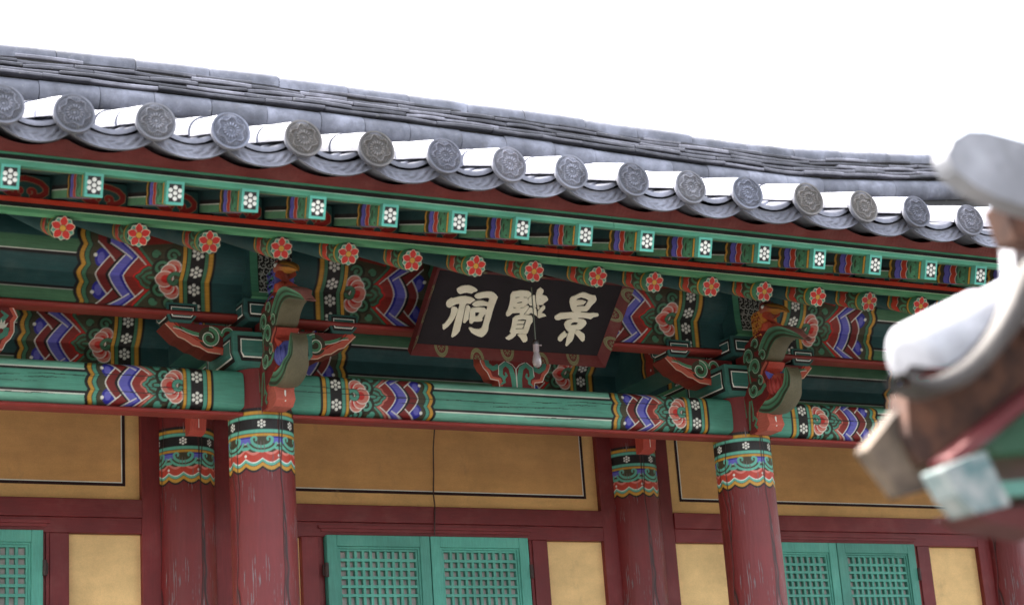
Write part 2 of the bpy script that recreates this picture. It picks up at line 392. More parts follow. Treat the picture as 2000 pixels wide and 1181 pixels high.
# columns -----------------------------------------------------------
def column_mesh():
    CT = sr(104,188,166); ztop, zb = 3.849, 3.3285
    W = 2*math.pi*CR; c = Canvas(0, W, zb, ztop, 0.0032, REDB, 2)
    z0 = 3.659                       # top of the painted collar
    for a, b, col in ((-.002, .015, BLK), (.015, .031, OCH), (.031, .033, BLK), (.033, .049, CT), (.049, .100, BLK), (.100, .117, CT), (.117, .119, BLK), (.119, .133, OCH)):
        c.rect(0, W, z0-b, z0-a, col)
    n = 6; p = W/n
    us = np.linspace(-p, W+p, 400)
    arc = lambda depth: depth*(1-np.abs(np.sin(np.pi*(us/p*2))))*1.0
    cusp = lambda d: d*np.abs(np.cos(np.pi*us/p))  # two lobes per period
    def scal(v, col, d=0.020):
        yy = z0-v-d*(np.abs(np.sin(2*np.pi*us/p)))
        c.poly(list(zip(us, yy))+[(W+p, z0-0.133), (-p, z0-0.133)], col)
    scal(.281, BLK); scal(.270, OCH); scal(.2525, BLK); scal(.250, CT); scal(.238, WHT); scal(.233, sr(196,66,48)); scal(.198, sr(226,134,122), 0.022); scal(.186, OLV, 0.022)
    for k in range(-1, n+1):
        u = (k+0.5)*p
        # blue tabs between the clouds
        c.rect(u-p*0.22+p/2, u+p*0.22+p/2, z0-.165, z0-.134, PURP); c.rect(u-p*0.22+p/2, u+p*0.22+p/2, z0-.141, z0-.134, BLUE); c.rect(u-p*.22+p/2, u+p*.22+p/2, z0-.168, z0-.165, WHT)
        arcp = lambda r, e=1.0: [(u+r*math.cos(a)*e, z0-.150+r*math.sin(a)) for a in np.linspace(math.pi*1.0, 2*math.pi, 20)]
        c.poly([(u-p*.46, z0-.165)]+[(u+0.075*math.cos(a), z0-.150+0.058*math.sin(a)) for a in np.linspace(math.pi*1.08, 1.92*math.pi, 20)]+[(u+p*.46, z0-.165)], OLV)
        c.stroke([(u+0.070*math.cos(a), z0-.150+0.053*math.sin(a)) for a in np.linspace(math.pi*1.08, 1.92*math.pi, 20)], 0.0115, CT)
        c.stroke([(u+0.048*math.cos(a), z0-.148+0.034*math.sin(a)) for a in np.linspace(math.pi*0.95, 2.05*math.pi, 20)], 0.014, CT)
        for m in (-1, 1):
            c.stroke(spiral(u+m*0.034, z0-.146, 0.013, 0.6, 0 if m > 0 else math.pi, m, 14, 0.6), 0.010, CT)
        c.ell(u+p/2, z0-.188, 0.022, 0.008, CT)
        c.ell(u+p/2, z0-.222, 0.0065, 0.0065, WHT)
        dots7(c, u, z0-.0745, 0.0205)
    U, V = c.nodes(); th = U/CR-math.pi/2
    rr = CR*(1+0.010*np.clip((3.9-V)/3, 0, 1))
    P = np.stack([rr*np.cos(th), rr*np.sin(th), V], -1)
    mb = MB(); mb.grid(P, c.out())
    th = np.linspace(0, 2*math.pi, 97); z = np.linspace(FLOOR-0.0, zb, 12)
    T, Z = np.meshgrid(th, z); rr = CR*(1+0.010*np.clip((3.9-Z)/3, 0, 1))
    mb.grid(np.stack([rr*np.cos(T), rr*np.sin(T), Z], -1), REDB)
    return mb
colb = column_mesh()
col0 = colb.build('column', M_COL, hall, (COLX[0], 0, 0)); col0.rotation_euler.z = 0.05
ROT = [0.05, 0.19, 0.05, -0.2]
for x, a in zip(COLX[1:], ROT[1:]):
    d = dup(col0, hall, (x, 0, 0)); d.rotation_euler.z = a
for x, a in zip(COLX, (0.1, 0.11, -0.20, 0.3)):
    d = dup(col0, hall, (x, PD, 0.177)); d.rotation_euler.z = a+0.05; d.name = 'column'

# painted beams -----------------------------------------------------
def beam_mesh(L):
    """head beam between two columns; x from 0 to L are the column centres"""
    a, b = 0.115, L-0.115; z0, z1 = 3.652, 3.846; H = z1-z0
    c = Canvas(a, b, 0, H, 0.0034, TEAL, 2)
    m0, m1 = 0.261, L-0.261; vc = H/2
    c.rect(m0, m1, 0, 0.041, TEALL); c.rect(m0, m1, H-0.041, H, TEALL)
    for v, s_ in ((0.041, 1), (H-0.041, -1)):
        c.rect(m0, m1, *sorted((v-s_*0.003, v+s_*0.002)), WHT); c.rect(m0, m1, *sorted((v+s_*0.002, v+s_*0.014)), BLK)
    beam_head(c, m0, 1, vc, 1.0, 0.97); beam_head(c, m1, -1, vc, 1.0, 0.97)
    r = np.random.default_rng(int(L*1000))
    for k in range(13):                              # drying cracks
        u = r.uniform(a, b-0.4); v = vc+r.normal(0, 0.028); l = r.uniform(0.1, 0.55); n = 14
        w = np.cumsum(r.normal(0, 0.0012, n))
        for i in range(n-1):
            t = i/(n-1); c.stroke([(u+l*t, v+w[i]), (u+l*(t+1/(n-1)), v+w[i+1])], 0.0042*math.sin(math.pi*(t+0.04)), sr(30,34,30))
    v_ = vc+0.006+np.cumsum(r.normal(0, 0.0006, 60)); uu = np.linspace(a, a+L*0.36, 60); c.stroke(list(zip(uu, v_)), 0.0032, sr(30,34,30))
    U, V = c.nodes(); t = np.abs(2*V/H-1)
    prof = lambda t: -0.108+0.010*t**2+0.030*t**9
    # rounded top and bottom arrises
    P = np.stack([U, prof(t), z0+V], -1)
    mb = MB(); mb.grid(P, c.out())
    y0 = prof(np.array(1.0))
    mb.add([(a, y0, z0), (b, y0, z0), (b, 0.09, z0), (a, 0.09, z0), (a, y0, z1), (b, y0, z1), (b, 0.09, z1), (a, 0.09, z1)],
           [(0, 3, 2, 1), (4, 5, 6, 7), (3, 7, 6, 2)], TEALM)
    return mb
def half_round(mb, x0, x1, y, z, ry, rz, col):
    th = np.linspace(-math.pi/2, math.pi/2, 9)
    n = 2; X = np.linspace(x0, x1, n)
    P = np.array([[(x, y-ry*math.cos(t), z+rz*math.sin(t)) for x in X] for t in th])
    mb.grid(P, col, True); mb.box(x0, x1, y, y+0.07, z-rz, z+rz, col)
for i, (xa, xb) in enumerate(BAYS):
    L = xb-xa
    if i != 1:
        bm_ = beam_mesh(L).build('head_beam', M_PAINT, hall, (xa, 0, 0))
        mo = MB(); half_round(mo, 0.12, L-0.12, -0.080, 3.6375, 0.022, 0.0115, sr(150,50,44))
        mo.build('moulding', M_PAINT, bm_)
        if i == 0: first = bm_
    else: dup(first, hall, (xa, 0, 0))

def purlin_mesh(L):
    zc, rr, zk, zb, yf = 4.40, 0.164, 4.26, 4.118, -0.085
    a0 = math.atan2(zk-zc, yf)                       # contact angle
    arcL = rr*2.2; H1 = zk-zb
    c = Canvas(0, L, -H1, arcL, 0.0042, TEALD, 2)
    D = (36,92,86)
    base, lite, gcol = sr(34,78,80), sr(78,126,92), sr(70,124,94)  # purlin greens also darkened, under-eave shade put into the colour
    m0, m1 = 0.252, L-0.252
    c.rect(0, L, -H1, arcL, base)
    c.rect(m0, m1, -H1, -H1+0.058, lite); c.rect(m0, m1, 0.098, 0.16, lite)
    c.rect(m0, m1, -H1+0.056, -H1+0.059, WHT); c.rect(m0, m1, -H1+0.059, -H1+0.074, BLK)
    c.rect(m0, m1, 0.095, 0.098, WHT); c.rect(m0, m1, 0.080, 0.095, BLK)
    beam_head(c, m0, 1, 0.004, 1.09, 1.30, gcol, 0.2, base); beam_head(c, m1, -1, 0.004, 1.09, 1.30, gcol, 0.2, base)
    U, V = c.nodes()
    ang = a0+0*V; ang = a0-np.clip(V, 0, None)/rr     # going up the front of the round purlin
    Y = np.where(V < 0, yf, rr*np.cos(ang)); Z = np.where(V < 0, zk+V, zc+rr*np.sin(ang))
    # keep outward order: front is -Y
    ang2 = (math.pi+ (math.pi+a0)) if False else None
    P = np.stack([U, Y, Z], -1)
    mb = MB(); mb.grid(P, c.out())
    mb.box(0, L, yf+0.003, 0.085, zb+0.001, zk+0.05, base)
    th = np.linspace(0, 2*math.pi, 41); X = np.array([0, L])
    mb.grid(np.array([[(x, (rr-0.003)*math.cos(t), zc+(rr-0.003)*math.sin(t)) for x in X] for t in th]), base)
    return mb
for j, yoff in enumerate((0, PD)):
    for i, (xa, xb) in enumerate(BAYS):
        L = xb-xa
        if j == 0 and i != 1:
            o = purlin_mesh(L).build('purlin', M_PAINT, hall, (xa, 0, 0))
            mo = MB(); half_round(mo, 0.0, L, -0.078, 4.1025, 0.026, 0.0145, sr(146,50,44)); mo.build('moulding', M_PAINT, o)
            if i == 0: pur0 = o
            else: pur2 = o
        else: dup(pur2 if i == 2 else pur0, hall, (xa, yoff, 0))

# capitals, bracket arms, beam heads, carved brackets ----------------
YF = dict(ux=(1, 0, 0), uy=(0, 0, 1))               # front-facing frame: normal = ux x uy = -Y
XL = dict(ux=(0, -1, 0), uy=(0, 0, 1))              # left-facing frame:  normal = -X
def outline_panel(mb, quad, o, ux, uy, off, black=0.020, inset=0.024, wline=0.006, fill=None):
    """black border with a white line inside it, on a panel given by its corner points"""
    q = np.array(quad, float); cen = q.mean(0)
    def ins(d):
        out = []; k = len(q)
        for i in range(k):
            a, b, c_ = q[i-1], q[i], q[(i+1) % k]
            e1 = (b-a)/np.linalg.norm(b-a); e2 = (c_-b)/np.linalg.norm(c_-b)
            n1 = np.array([-e1[1], e1[0]]); n2 = np.array([-e2[1], e2[0]])
            if np.dot(n1, cen-b) < 0: n1 = -n1
            if np.dot(n2, cen-b) < 0: n2 = -n2
            bis = n1+n2; bis /= np.dot(bis, n1); out.append(tuple(b+bis*d))
        return out
    mb.ribbon(ins(inset), black, o, ux, uy, off, BLK, True) if False else None
    def ring(d0, d1, col, of):
        a, b = ins(d0), ins(d1); k = len(a); o_, x_, y_ = (np.array(t, float) for t in (o, ux, uy)); n = np.cross(x_, y_)
        mb.add([o_+p[0]*x_+p[1]*y_+n*of for p in a+b], [(i, (i+1) % k, (i+1) % k+k, i+k) for i in range(k)], col)
    ring(inset, inset+black, BLK, off); ring(inset+black, inset+black+wline, WHT, off*1.0+0.0003)
def block(mb, hw, hd, zb, zm, zt, tw, td, col, cx=0, cy=0):
    """bearing block: upright top, tapering foot"""
    def ring(w, d, z): return [(cx-w, cy-d, z), (cx+w, cy-d, z), (cx+w, cy+d, z), (cx-w, cy+d, z)]
    v = ring(tw, td, zb)+ring(hw, hd, zm)+ring(hw, hd, zt)
    mb.add(v, [(3, 2, 1, 0), (8, 9, 10, 11)]+[(l*4+i, l*4+(i+1) % 4, l*4+4+(i+1) % 4, l*4+4+i) for l in (0, 1) for i in range(4)], col)
def bracket_set(x):
    root = hall
    # capital
    mb = MB(); block(mb, 0.195, 0.195, 3.848, 3.905, 4.004, 0.150, 0.150, sr(62,124,114))
    cap = mb.build('capital', M_PAINT, hall, (x, 0, 0), 0.003)
    def cap_lines(mb, hw, hd, zb, zm, zt, tw, td, ins, blk, wl):
        # front and left faces each fold where the foot starts: drawn as two flat pieces
        for face in ('f', 'l'):
            w, t_ = (hw, tw) if face == 'f' else (hd, td)
            dpt, dt = (hd, td) if face == 'f' else (hw, tw)
            def P(u, z, of):
                y = -dpt if z >= zm else -(dt+(dpt-dt)*(z-zb)/(zm-zb)); y -= of
                return (u, y, z) if face == 'f' else (y, -u, z)
            def ww(z): return w if z >= zm else t_+(w-t_)*(z-zb)/(zm-zb)
            zz = [zb+ins, zm, zt-ins]
            for d0, d1, col, of in ((0, blk, BLK, .0012), (blk, blk+wl, WHT, .0016)):
                for s_ in (-1, 1):
                    zs = [zb+ins+d0, zm, zt-ins-d0]
                    A = [P(s_*(ww(z)-ins-d0), z, of) for z in zs]; B = [P(s_*(ww(z)-ins-d1), z if k == 1 else (z+(d1-d0) if k == 0 else z-(d1-d0)), of) for k, z in enumerate(zs)]
                    mb.add(A+B, [(0, 1, 4, 3), (1, 2, 5, 4)], col)
                for z, sg in ((zt-ins-d0, -1), (zb+ins+d0, 1)):
                    z2 = z+sg*(d1-d0)
                    mb.add([P(-(ww(z)-ins-d0), z, of), P(ww(z)-ins-d0, z, of), P(ww(z2)-ins-d1, z2, of), P(-(ww(z2)-ins-d1), z2, of)], [(0, 1, 2, 3)], col)
    mb = MB(); cap_lines(mb, 0.195, 0.195, 3.848, 3.905, 4.004, 0.150, 0.150, 0.022, 0.014, 0.0055)
    mb.build('painted_outline', M_PAINT, cap)
    # upper capital carrying the beam head
    mb = MB(); block(mb, 0.135, 0.135, 4.062, 4.095, 4.165, 0.105, 0.105, sr(40,88,86), 0, -0.06)
    uc = mb.build('upper_capital', M_PAINT, hall, (x, 0, 0), 0.003)
    mb = MB(); cap_lines(mb, 0.135, 0.135, 4.062, 4.095, 4.165, 0.105, 0.105, 0.016, 0.011, 0.0045)
    mb.build('painted_outline', M_PAINT, uc, (0, -0.06, 0))
    # bracket arms along the facade
    for s_ in (-1, 1):
        prof = [(0.05, 4.062), (0.468, 4.062), (0.476, 4.052), (0.415, 3.992), (0.385, 3.982), (0.345, 3.956), (0.315, 3.950), (0.275, 3.928), (0.215, 3.922), (0.19, 3.935), (0.05, 3.935)]
        pr = [(s_*a, b) for a, b in prof]
        mb = MB(); mb.prism(pr, (0, -0.062, 0), (1, 0, 0), (0, 0, 1), (0, 0.124, 0), REDB*1.0, sr(136,44,36))
        arm = mb.build('bracket_arm', M_PAINT, hall, (x, 0, 0), 0.0)
        mb = MB(); f = dict(o=(0, -0.062, 0), ux=(1, 0, 0), uy=(0, 0, 1))
        lower = [(s_*a, b) for a, b in prof[2:9]]
        mb.ribbon([(a-s_*0.018, b+0.014) for a, b in lower], 0.030, off=.0012, col=sr(208,98,80), **f)
        mb.ribbon([(a-s_*0.004, b+0.003) for a, b in lower], 0.005, off=.0018, col=sr(235,205,180), **f)
        mb.ribbon([(a-s_*0.036, b+0.028) for a, b in lower], 0.007, off=.0016, col=ORED, **f)
        tail = np.array([(s_*u, v) for u, v in ((0.435, 4.045), (0.40, 4.040), (0.37, 4.026), (0.34, 4.016), (0.312, 4.012))])
        mb.ribbon(tail, [0.003, 0.012, 0.018, 0.020, 0.018], off=.0016, col=GREEN, **f)
        mb.ribbon(tail+[0, -0.008], 0.0035, off=.0022, col=WHT, **f)
        sp = spiral(s_*0.262, 4.000, 0.044, 1.25, math.pi/2*1.0 if s_ > 0 else math.pi/2, 1 if s_ > 0 else -1, 36, 0.30)
        mb.dot((s_*0.262, 4.0), 0.052, off=.0014, col=OLV*0.7, k=24, **f)
        mb.ribbon(sp, np.linspace(0.021, 0.014, 36), off=.0018, col=GREEN, **f)
        spw = spiral(s_*0.262, 4.000, 0.054, 1.25, math.pi/2, 1 if s_ > 0 else -1, 36, 0.30); mb.ribbon(spw, 0.004, off=.0024, col=WHT, **f)
        mb.ribbon([(s_*0.255, 4.050), (s_*0.225, 4.042), (s_*0.195, 4.012)], 0.017, off=.0019, col=GREEN, **f)
        sp2 = [(s_*(0.172+0.030*math.cos(a)), 4.012+0.034*math.sin(a)) for a in np.linspace(0.1, math.pi, 12)]
        mb.ribbon(sp2, 0.018, off=.0016, col=GREEN, **f); mb.ribbon([(a, b+0.009) for a, b in sp2], 0.0035, off=.0022, col=WHT, **f)
        mb.build('painted_scroll', M_PAINT, arm)
        mb = MB(); block(mb, 0.074, 0.085, 4.0625, 4.095, 4.148, 0.050, 0.060, sr(44,98,92), s_*0.400, -0.012)
        bl = mb.build('bearing_block', M_PAINT, arm, None, 0.002)
        cap_mb = MB(); cap_lines(cap_mb, 0.074, 0.085, 4.0625, 4.095, 4.148, 0.050, 0.060, 0.010, 0.010, 0.004)
        # its painted lines belong to the block mesh; shift them onto it
        for k in range(len(cap_mb.v)): cap_mb.v[k] = cap_mb.v[k]+np.array([s_*0.400, -0.012, 0])
        cap_mb.build('block_outline', M_PAINT, arm)
    # tie beam from the front column to the inner one, with its cloud-painted head
    c = Canvas(-0.2, 1.1, 0, 0.34, 0.0045, sr(36,78,78), 2)
    stripes = ((0.44, .455, BLK), (.455, .475, OCH), (.475, .495, OLV), (.495, .53, PURP), (.53, .54, BLUE), (.54, .62, OLV), (.62, .70, RED), (.70, .72, OLV), (.72, .735, OCH), (.735, .75, BLK))
    for a, b_, col in stripes:
        v = np.linspace(0, 0.34, 60); w = 0.012*np.abs(np.sin(v*32))
        c.poly([(a+q, z) for q, z in zip(w, v)]+[(b_+q, z) for q, z in zip(w[::-1], v[::-1])], col)
    for v in (0.06, 0.16, 0.26): c.stroke(spiral(0.585, v, 0.03, 1.3, 0, 1), 0.011, GREEN)
    for u in (0.66,): 
        for v in (0.03, 0.13, 0.23): c.ell(u, v, 0.006, 0.006, WHT)
    U, V = c.nodes(); mb = MB()
    hwB = 0.105
    mb.grid(np.stack([np.full_like(U, -hwB), U, 4.167+V], -1), c.out(), False, True)
    mb.box(-hwB+0.002, hwB, -0.2, 1.12, 4.167, 4.507, sr(46,98,88))
    tb = mb.build('tie_beam', M_PAINTY, hall, (x, 0, 0))
    c = Canvas(-0.105, 0.105, 0, 0.34, 0.003, BLK, 2)
    r = np.random.default_rng(int(abs(x)*10)+3)
    for row in range(11):
        for q in range(7):
            cu, cv = -0.07+0.030*q+0.015*(row % 2), 0.035+0.031*row
            c.ell(cu, cv, .017, .017, BLK); c.stroke([(cu+.0145*math.cos(a), cv+.0145*math.sin(a)) for a in np.linspace(-.6+row, 2.9+row, 12)], 0.0042, sr(200,200,190))
            c.stroke(spiral(cu+.002, cv, .008, .6, 1.0+q+row, 1, 10, .4), 0.0032, sr(170,170,162))
    c.rect(-0.105, -0.066, 0, 0.34, sr(72,138,108)); c.rect(-0.105, 0.105, 0, 0.026, sr(84,146,108)); c.rect(-0.068, -0.0635, 0.026, 0.34, BLK); c.rect(-0.068, 0.105, 0.024, 0.028, WHT)
    U, V = c.nodes(); mb = MB(); mb.grid(np.stack([U, np.full_like(U, -0.2025)-0.02*np.exp(-V/0.05), 4.167+V], -1), c.out(), False)
    mb.add([(-.105, -.2225, 4.167), (.105, -.2225, 4.167), (.105, -.1, 4.152), (-.105, -.1, 4.152)], [(0, 3, 2, 1)], sr(88,150,110))
    mb.build('beam_head_painting', M_PAINT, tb)
    mb = MB(); mb.box(-0.075, 0.075, 0.12, 1.0, 3.905, 4.055, sr(70,132,100)); mb.box(-0.08, 0.08, 0.12, 1.0, 3.885, 3.905, sr(196,84,66))
    mb.box(-0.0775, -0.075, 0.12, 1.0, 4.015, 4.03, BLK); mb.box(-0.0775, -0.075, 0.12, 1.0, 4.03, 4.034, WHT); mb.box(-0.0815, -0.08, 0.12, 1.0, 3.892, 3.897, WHT)
    mb.build('lower_tie_beam', M_PAINTY, hall, (x, 0, 0))
    # carved bracket: plate, two tongues, bud, bird head
    hw = 0.052
    plate = [(0.10, 3.72), (0.10, 4.062), (0.19, 4.105), (0.26, 4.135), (0.345, 4.150), (0.40, 4.135), (0.375, 4.06), (0.345, 4.0), (0.362, 3.985), (0.395, 3.972), (0.37, 3.945), (0.345, 3.93), (0.36, 3.87), (0.36, 3.80), (0.28, 3.76), (0.235, 3.735), (0.225, 3.64), (0.16, 3.635), (0.155, 3.70)]
    LF = dict(o=(-hw, 0, 0), ux=(0, -1, 0), uy=(0, 0, 1))
    mb = MB(); mb.prism(plate, (-hw, 0, 0), (0, -1, 0), (0, 0, 1), (2*hw, 0, 0), REDB, sr(172,64,50))
    pl_ = mb.build('carved_bracket', M_PAINTY, hall, (x, 0, 0), 0.004)
    mb = MB()
    G2 = sr(88,146,112); PK = sr(208,112,92)
    def scroll(cu, cv, r, a0, sg, turns=1.2, w=0.016):
        r *= 1.18; w *= 1.1
        mb.dot((cu, cv), r*1.12, off=.0010, col=OLV*0.75, k=20, **LF)
        mb.ribbon(spiral(cu, cv, r*0.86, turns, a0, sg, 28, 0.3), w, off=.0015, col=G2, **LF)
        mb.ribbon(spiral(cu, cv, r*1.05, turns*0.9, a0, sg, 28, 0.45), 0.0035, off=.0021, col=sr(190,215,190), **LF)
    scroll(0.222, 4.040, 0.040, 3.6, -1); scroll(0.270, 3.972, 0.044, 3.3, -1, 1.1, .020); scroll(0.345, 4.018, 0.028, 2.8, -1, 1.0, .013)
    scroll(0.290, 4.092, 0.030, 3.2, -1, 0.9, .013); scroll(0.236, 3.858, 0.036, 2.6, 1, 1.1, .016); scroll(0.302, 3.893, 0.026, 2.0, -1, 1.0, .012)
    mb.ribbon([(0.205, 3.99), (0.212, 3.93), (0.215, 3.90)], 0.012, off=.0012, col=G2, **LF); mb.ribbon([(0.205, 3.81), (0.21, 3.75), (0.20, 3.70)], 0.012, off=.0012, col=G2, **LF)
    mb.ribbon([(0.25, 3.83), (0.30, 3.835), (0.345, 3.865)], 0.024, off=.0014, col=G2, **LF); mb.ribbon([(0.30, 3.925), (0.325, 3.90), (0.34, 3.86)], 0.016, off=.0013, col=PK, **LF)
    mb.ribbon([(0.115, 3.99), (0.125, 3.90), (0.14, 3.80), (0.145, 3.73)], 0.014, off=.0012, col=G2, **LF)
    mb.ribbon([(0.375, 3.975), (0.33, 3.945), (0.31, 3.91)], 0.018, off=.0013, col=PK, **LF)
    mb.ribbon([(0.33, 4.045), (0.36, 4.09), (0.41, 4.118)], 0.020, off=.0014, col=G2, **LF)
    mb.ribbon([(0.19, 3.81), (0.175, 3.74), (0.165, 3.66)], 0.015, off=.0013, col=G2, **LF)
    mb.ribbon([(0.21, 3.72), (0.235, 3.70), (0.215, 3.675), (0.235, 3.655)], 0.018, off=.0014, col=G2, **LF)
    mb.build('painted_scroll', M_PAINTY, pl_)
    # lower block under the tongue
    mb = MB(); mb.prism([(0.20, 3.628), (0.30, 3.628), (0.335, 3.655), (0.32, 3.70), (0.335, 3.73), (0.22, 3.76)], (-0.046, 0, 0), (0, -1, 0), (0, 0, 1), (0.092, 0, 0), sr(196,98,82))
    mb.box(-0.004, 0.004, -0.331, -0.322, 3.645, 3.70, WHT)
    mb.build('bracket_foot', M_PAINTY, pl_, None, 0.006)
    def tongue(name, top, bot, w0, w1, ctop, cbot, cside, tmin=.35):
        """curved blade: top and bottom outline (Y outward, Z), width from root to tip"""
        m = MB(); n = 28
        def rs(p):
            p = np.array(p, float); d = np.r_[0, np.cumsum(np.linalg.norm(np.diff(p, axis=0), axis=1))]; t = np.linspace(0, d[-1], n)
            q = np.stack([np.interp(t, d, p[:, 0]), np.interp(t, d, p[:, 1])], 1)
            for _ in range(3): q[1:-1] = (q[:-2]+2*q[1:-1]+q[2:])/4
            return q
        a, b = rs(top), rs(bot); w = np.linspace(w0, w1, n)*np.clip(3.2*(1-np.linspace(0, 1, n)), tmin, 1)
        def sheet(l, col, sag, flip):
            xs = np.linspace(-1, 1, 7)
            P = np.array([[(w[i]*q, -l[i][0], l[i][1]-sag*(1-q*q)) for q in xs] for i in range(n)]); m.grid(P, col, True, flip)
        sheet(a, ctop, -0.006, False); sheet(b, cbot, 0.008, True)
        for s_ in (-1, 1):
            P = np.array([[(s_*w[i], -(a[i][0]*(1-t)+b[i][0]*t), a[i][1]*(1-t)+b[i][1]*t) for t in np.linspace(0, 1, 9)] for i in range(n)])
            col = np.empty((n, 9, 3)); col[:] = cside; col[:, 0:2] = sr(120,170,138); col[:, 3:4] = OLV; col[:, 6:8] = OLV*0.8
            m.grid(P, col, True, s_ < 0)
        m.add([(s*w[-1], -p[0], p[1]) for s in (-1, 1) for p in (a[-1], b[-1])], [(0, 1, 3, 2)], ctop)
        return m.build(name, M_PAINTY, pl_)
    tongue('upper_tongue', [(0.31, 4.055), (0.345, 4.10), (0.42, 4.145), (0.50, 4.135), (0.58, 4.098), (0.675, 4.020)],
           [(0.345, 3.985), (0.385, 3.990), (0.415, 4.035), (0.47, 4.070), (0.54, 4.068), (0.674, 4.0185)], 0.052, 0.054, sr(226,146,140), sr(104,98,76), G2, .5)
    tongue('lower_tongue', [(0.20, 3.85), (0.26, 3.80), (0.34, 3.775), (0.42, 3.785), (0.470, 3.83), (0.500, 3.905)],
           [(0.19, 3.80), (0.25, 3.735), (0.36, 3.705), (0.455, 3.728), (0.525, 3.795), (0.545, 3.865), (0.515, 3.915)], 0.050, 0.052, sr(120,84,70), sr(108,102,80), G2, .7)
    # lotus bud
    blue_bud = x < 1
    mb = MB(); prof = [(0.0, 0.0), (0.030, 0.006), (0.047, 0.03), (0.050, 0.055), (0.044, 0.085), (0.030, 0.105), (0.0, 0.112)]
    mb.lathe(prof, (0, -0.395, 3.800), sr(104,110,206) if blue_bud else sr(206,96,80), 14)
    pc = sr(92,96,176) if blue_bud else sr(176,62,58)
    for k in range(-2, 3):
        a = math.pi+k*0.42+0.35
        base = np.array([0.030*math.cos(a), 0.030*math.sin(a)]); 
        pts = []
        for t in np.linspace(0, 1, 7): pts.append((0.052*math.cos(a)*(0.8+0.3*math.sin(t*2.4)), -0.395+0.052*math.sin(a)*(0.8+0.3*math.sin(t*2.4)), 3.800+0.085*t))
        mb.tube(pts, [0.006, 0.013, 0.015, 0.014, 0.011, 0.007, 0.001], pc, 6)
    mb.build('lotus_bud', M_PAINTV, pl_)
    mb = MB(); mb.tube([(0, -0.33, 3.905), (0, -0.36, 3.93), (0, -0.375, 3.965), (0, -0.36, 3.99)], [0.046, 0.050, 0.048, 0.03], sr(196,74,56) if blue_bud else sr(104,110,206), 12)
    mb.build('lotus_seed', M_PAINTV, pl_)
    # phoenix head
    mb = MB(); sk = sr(200,78,50)
    mb.tube([(0, -0.335, 4.12), (0, -0.365, 4.15), (0, -0.385, 4.18), (0, -0.385, 4.225), (0, -0.37, 4.27)], [0.050, 0.052, 0.052, 0.050, 0.035], sk, 16)
    hd = mb.build('bird_head', M_PAINTV, pl_)
    mb = MB(); th = np.linspace(0, 2*math.pi, 17)
    secs = [(0.33, 4.225, .044, .034), (0.37, 4.232, .052, .040), (0.41, 4.230, .048, .032), (0.45, 4.222, .036, .024), (0.49, 4.208, .026, .018), (0.525, 4.190, .014, .012), (0.545, 4.172, .003, .004)]
    P = np.array([[(w*math.cos(t), -y, z+.026+h*math.sin(t)) for t in th] for y, z, w, h in secs]); cc = np.empty(P.shape); cc[:] = sr(196,132,52)
    cc[0:2, 3:7] = sr(120,52,40); cc[0:3, 7:10] = sr(170,90,70); cc[3:, 0:1] = BLK; cc[3:, 8:9] = BLK
    mb.grid(P, cc, True)
    for s_ in (-1, 1): mb.tube([(s_*0.046, -0.385, 4.269), (s_*0.055, -0.388, 4.269)], [0.012, 0.006], WHT, 10)
    for k in range(5): mb.tube([(0.012*(k-2), -0.34, 4.27), (0.014*(k-2), -0.35, 4.30-0.004*abs(k-2)), (0.014*(k-2), -0.375, 4.316-0.006*abs(k-2))], [0.014, 0.012, 0.004], sr(116,44,36), 8)
    mb.build('beak', M_PAINTV, pl_)
    mb = MB(); fc = [sr(90,92,170), sr(84,140,110)] if blue_bud else [sr(206,140,62), sr(176,96,52)]
    for row in range(5):
        for k in range(3):
            cx_, y, z = -0.045-0.012*k*0, -0.30-0.022*k+0.006*(row % 2), 4.245-0.030*row
            mb.tube([(-0.040, y, z+0.012), (-0.052, y-0.004, z-0.006), (-0.052, y-0.004, z-0.028)], [0.010, 0.012, 0.003], fc[(row+k) % 2], 6)
            mb.tube([(0.040, y, z+0.012), (0.052, y-0.004, z-0.006), (0.052, y-0.004, z-0.028)], [0.010, 0.012, 0.003], fc[(row+k) % 2], 6)
    mb.box(-0.046, 0.046, -0.37, -0.27, 4.09, 4.25, fc[0])
    mb.build('neck_feathers', M_PAINTV, pl_)
    # small carved tenon on the inner column
    mb = MB(); mb.prism([(0, 3.785), (0.0, 3.93), (0.085, 3.93), (0.095, 3.86), (0.085, 3.80), (0.05, 3.785)], (-0.042, PD-CR+0.01, 0), (0, -1, 0), (0, 0, 1), (0.084, 0, 0), sr(196,84,70))
    mb.box(-0.001, 0.003, PD-CR-0.087, PD-CR-0.0835, 3.81, 3.92, WHT)
    mb.build('carved_tenon', M_PAINTV, hall, (x, 0, 0), 0.006)
for x in COLX: bracket_set(x)

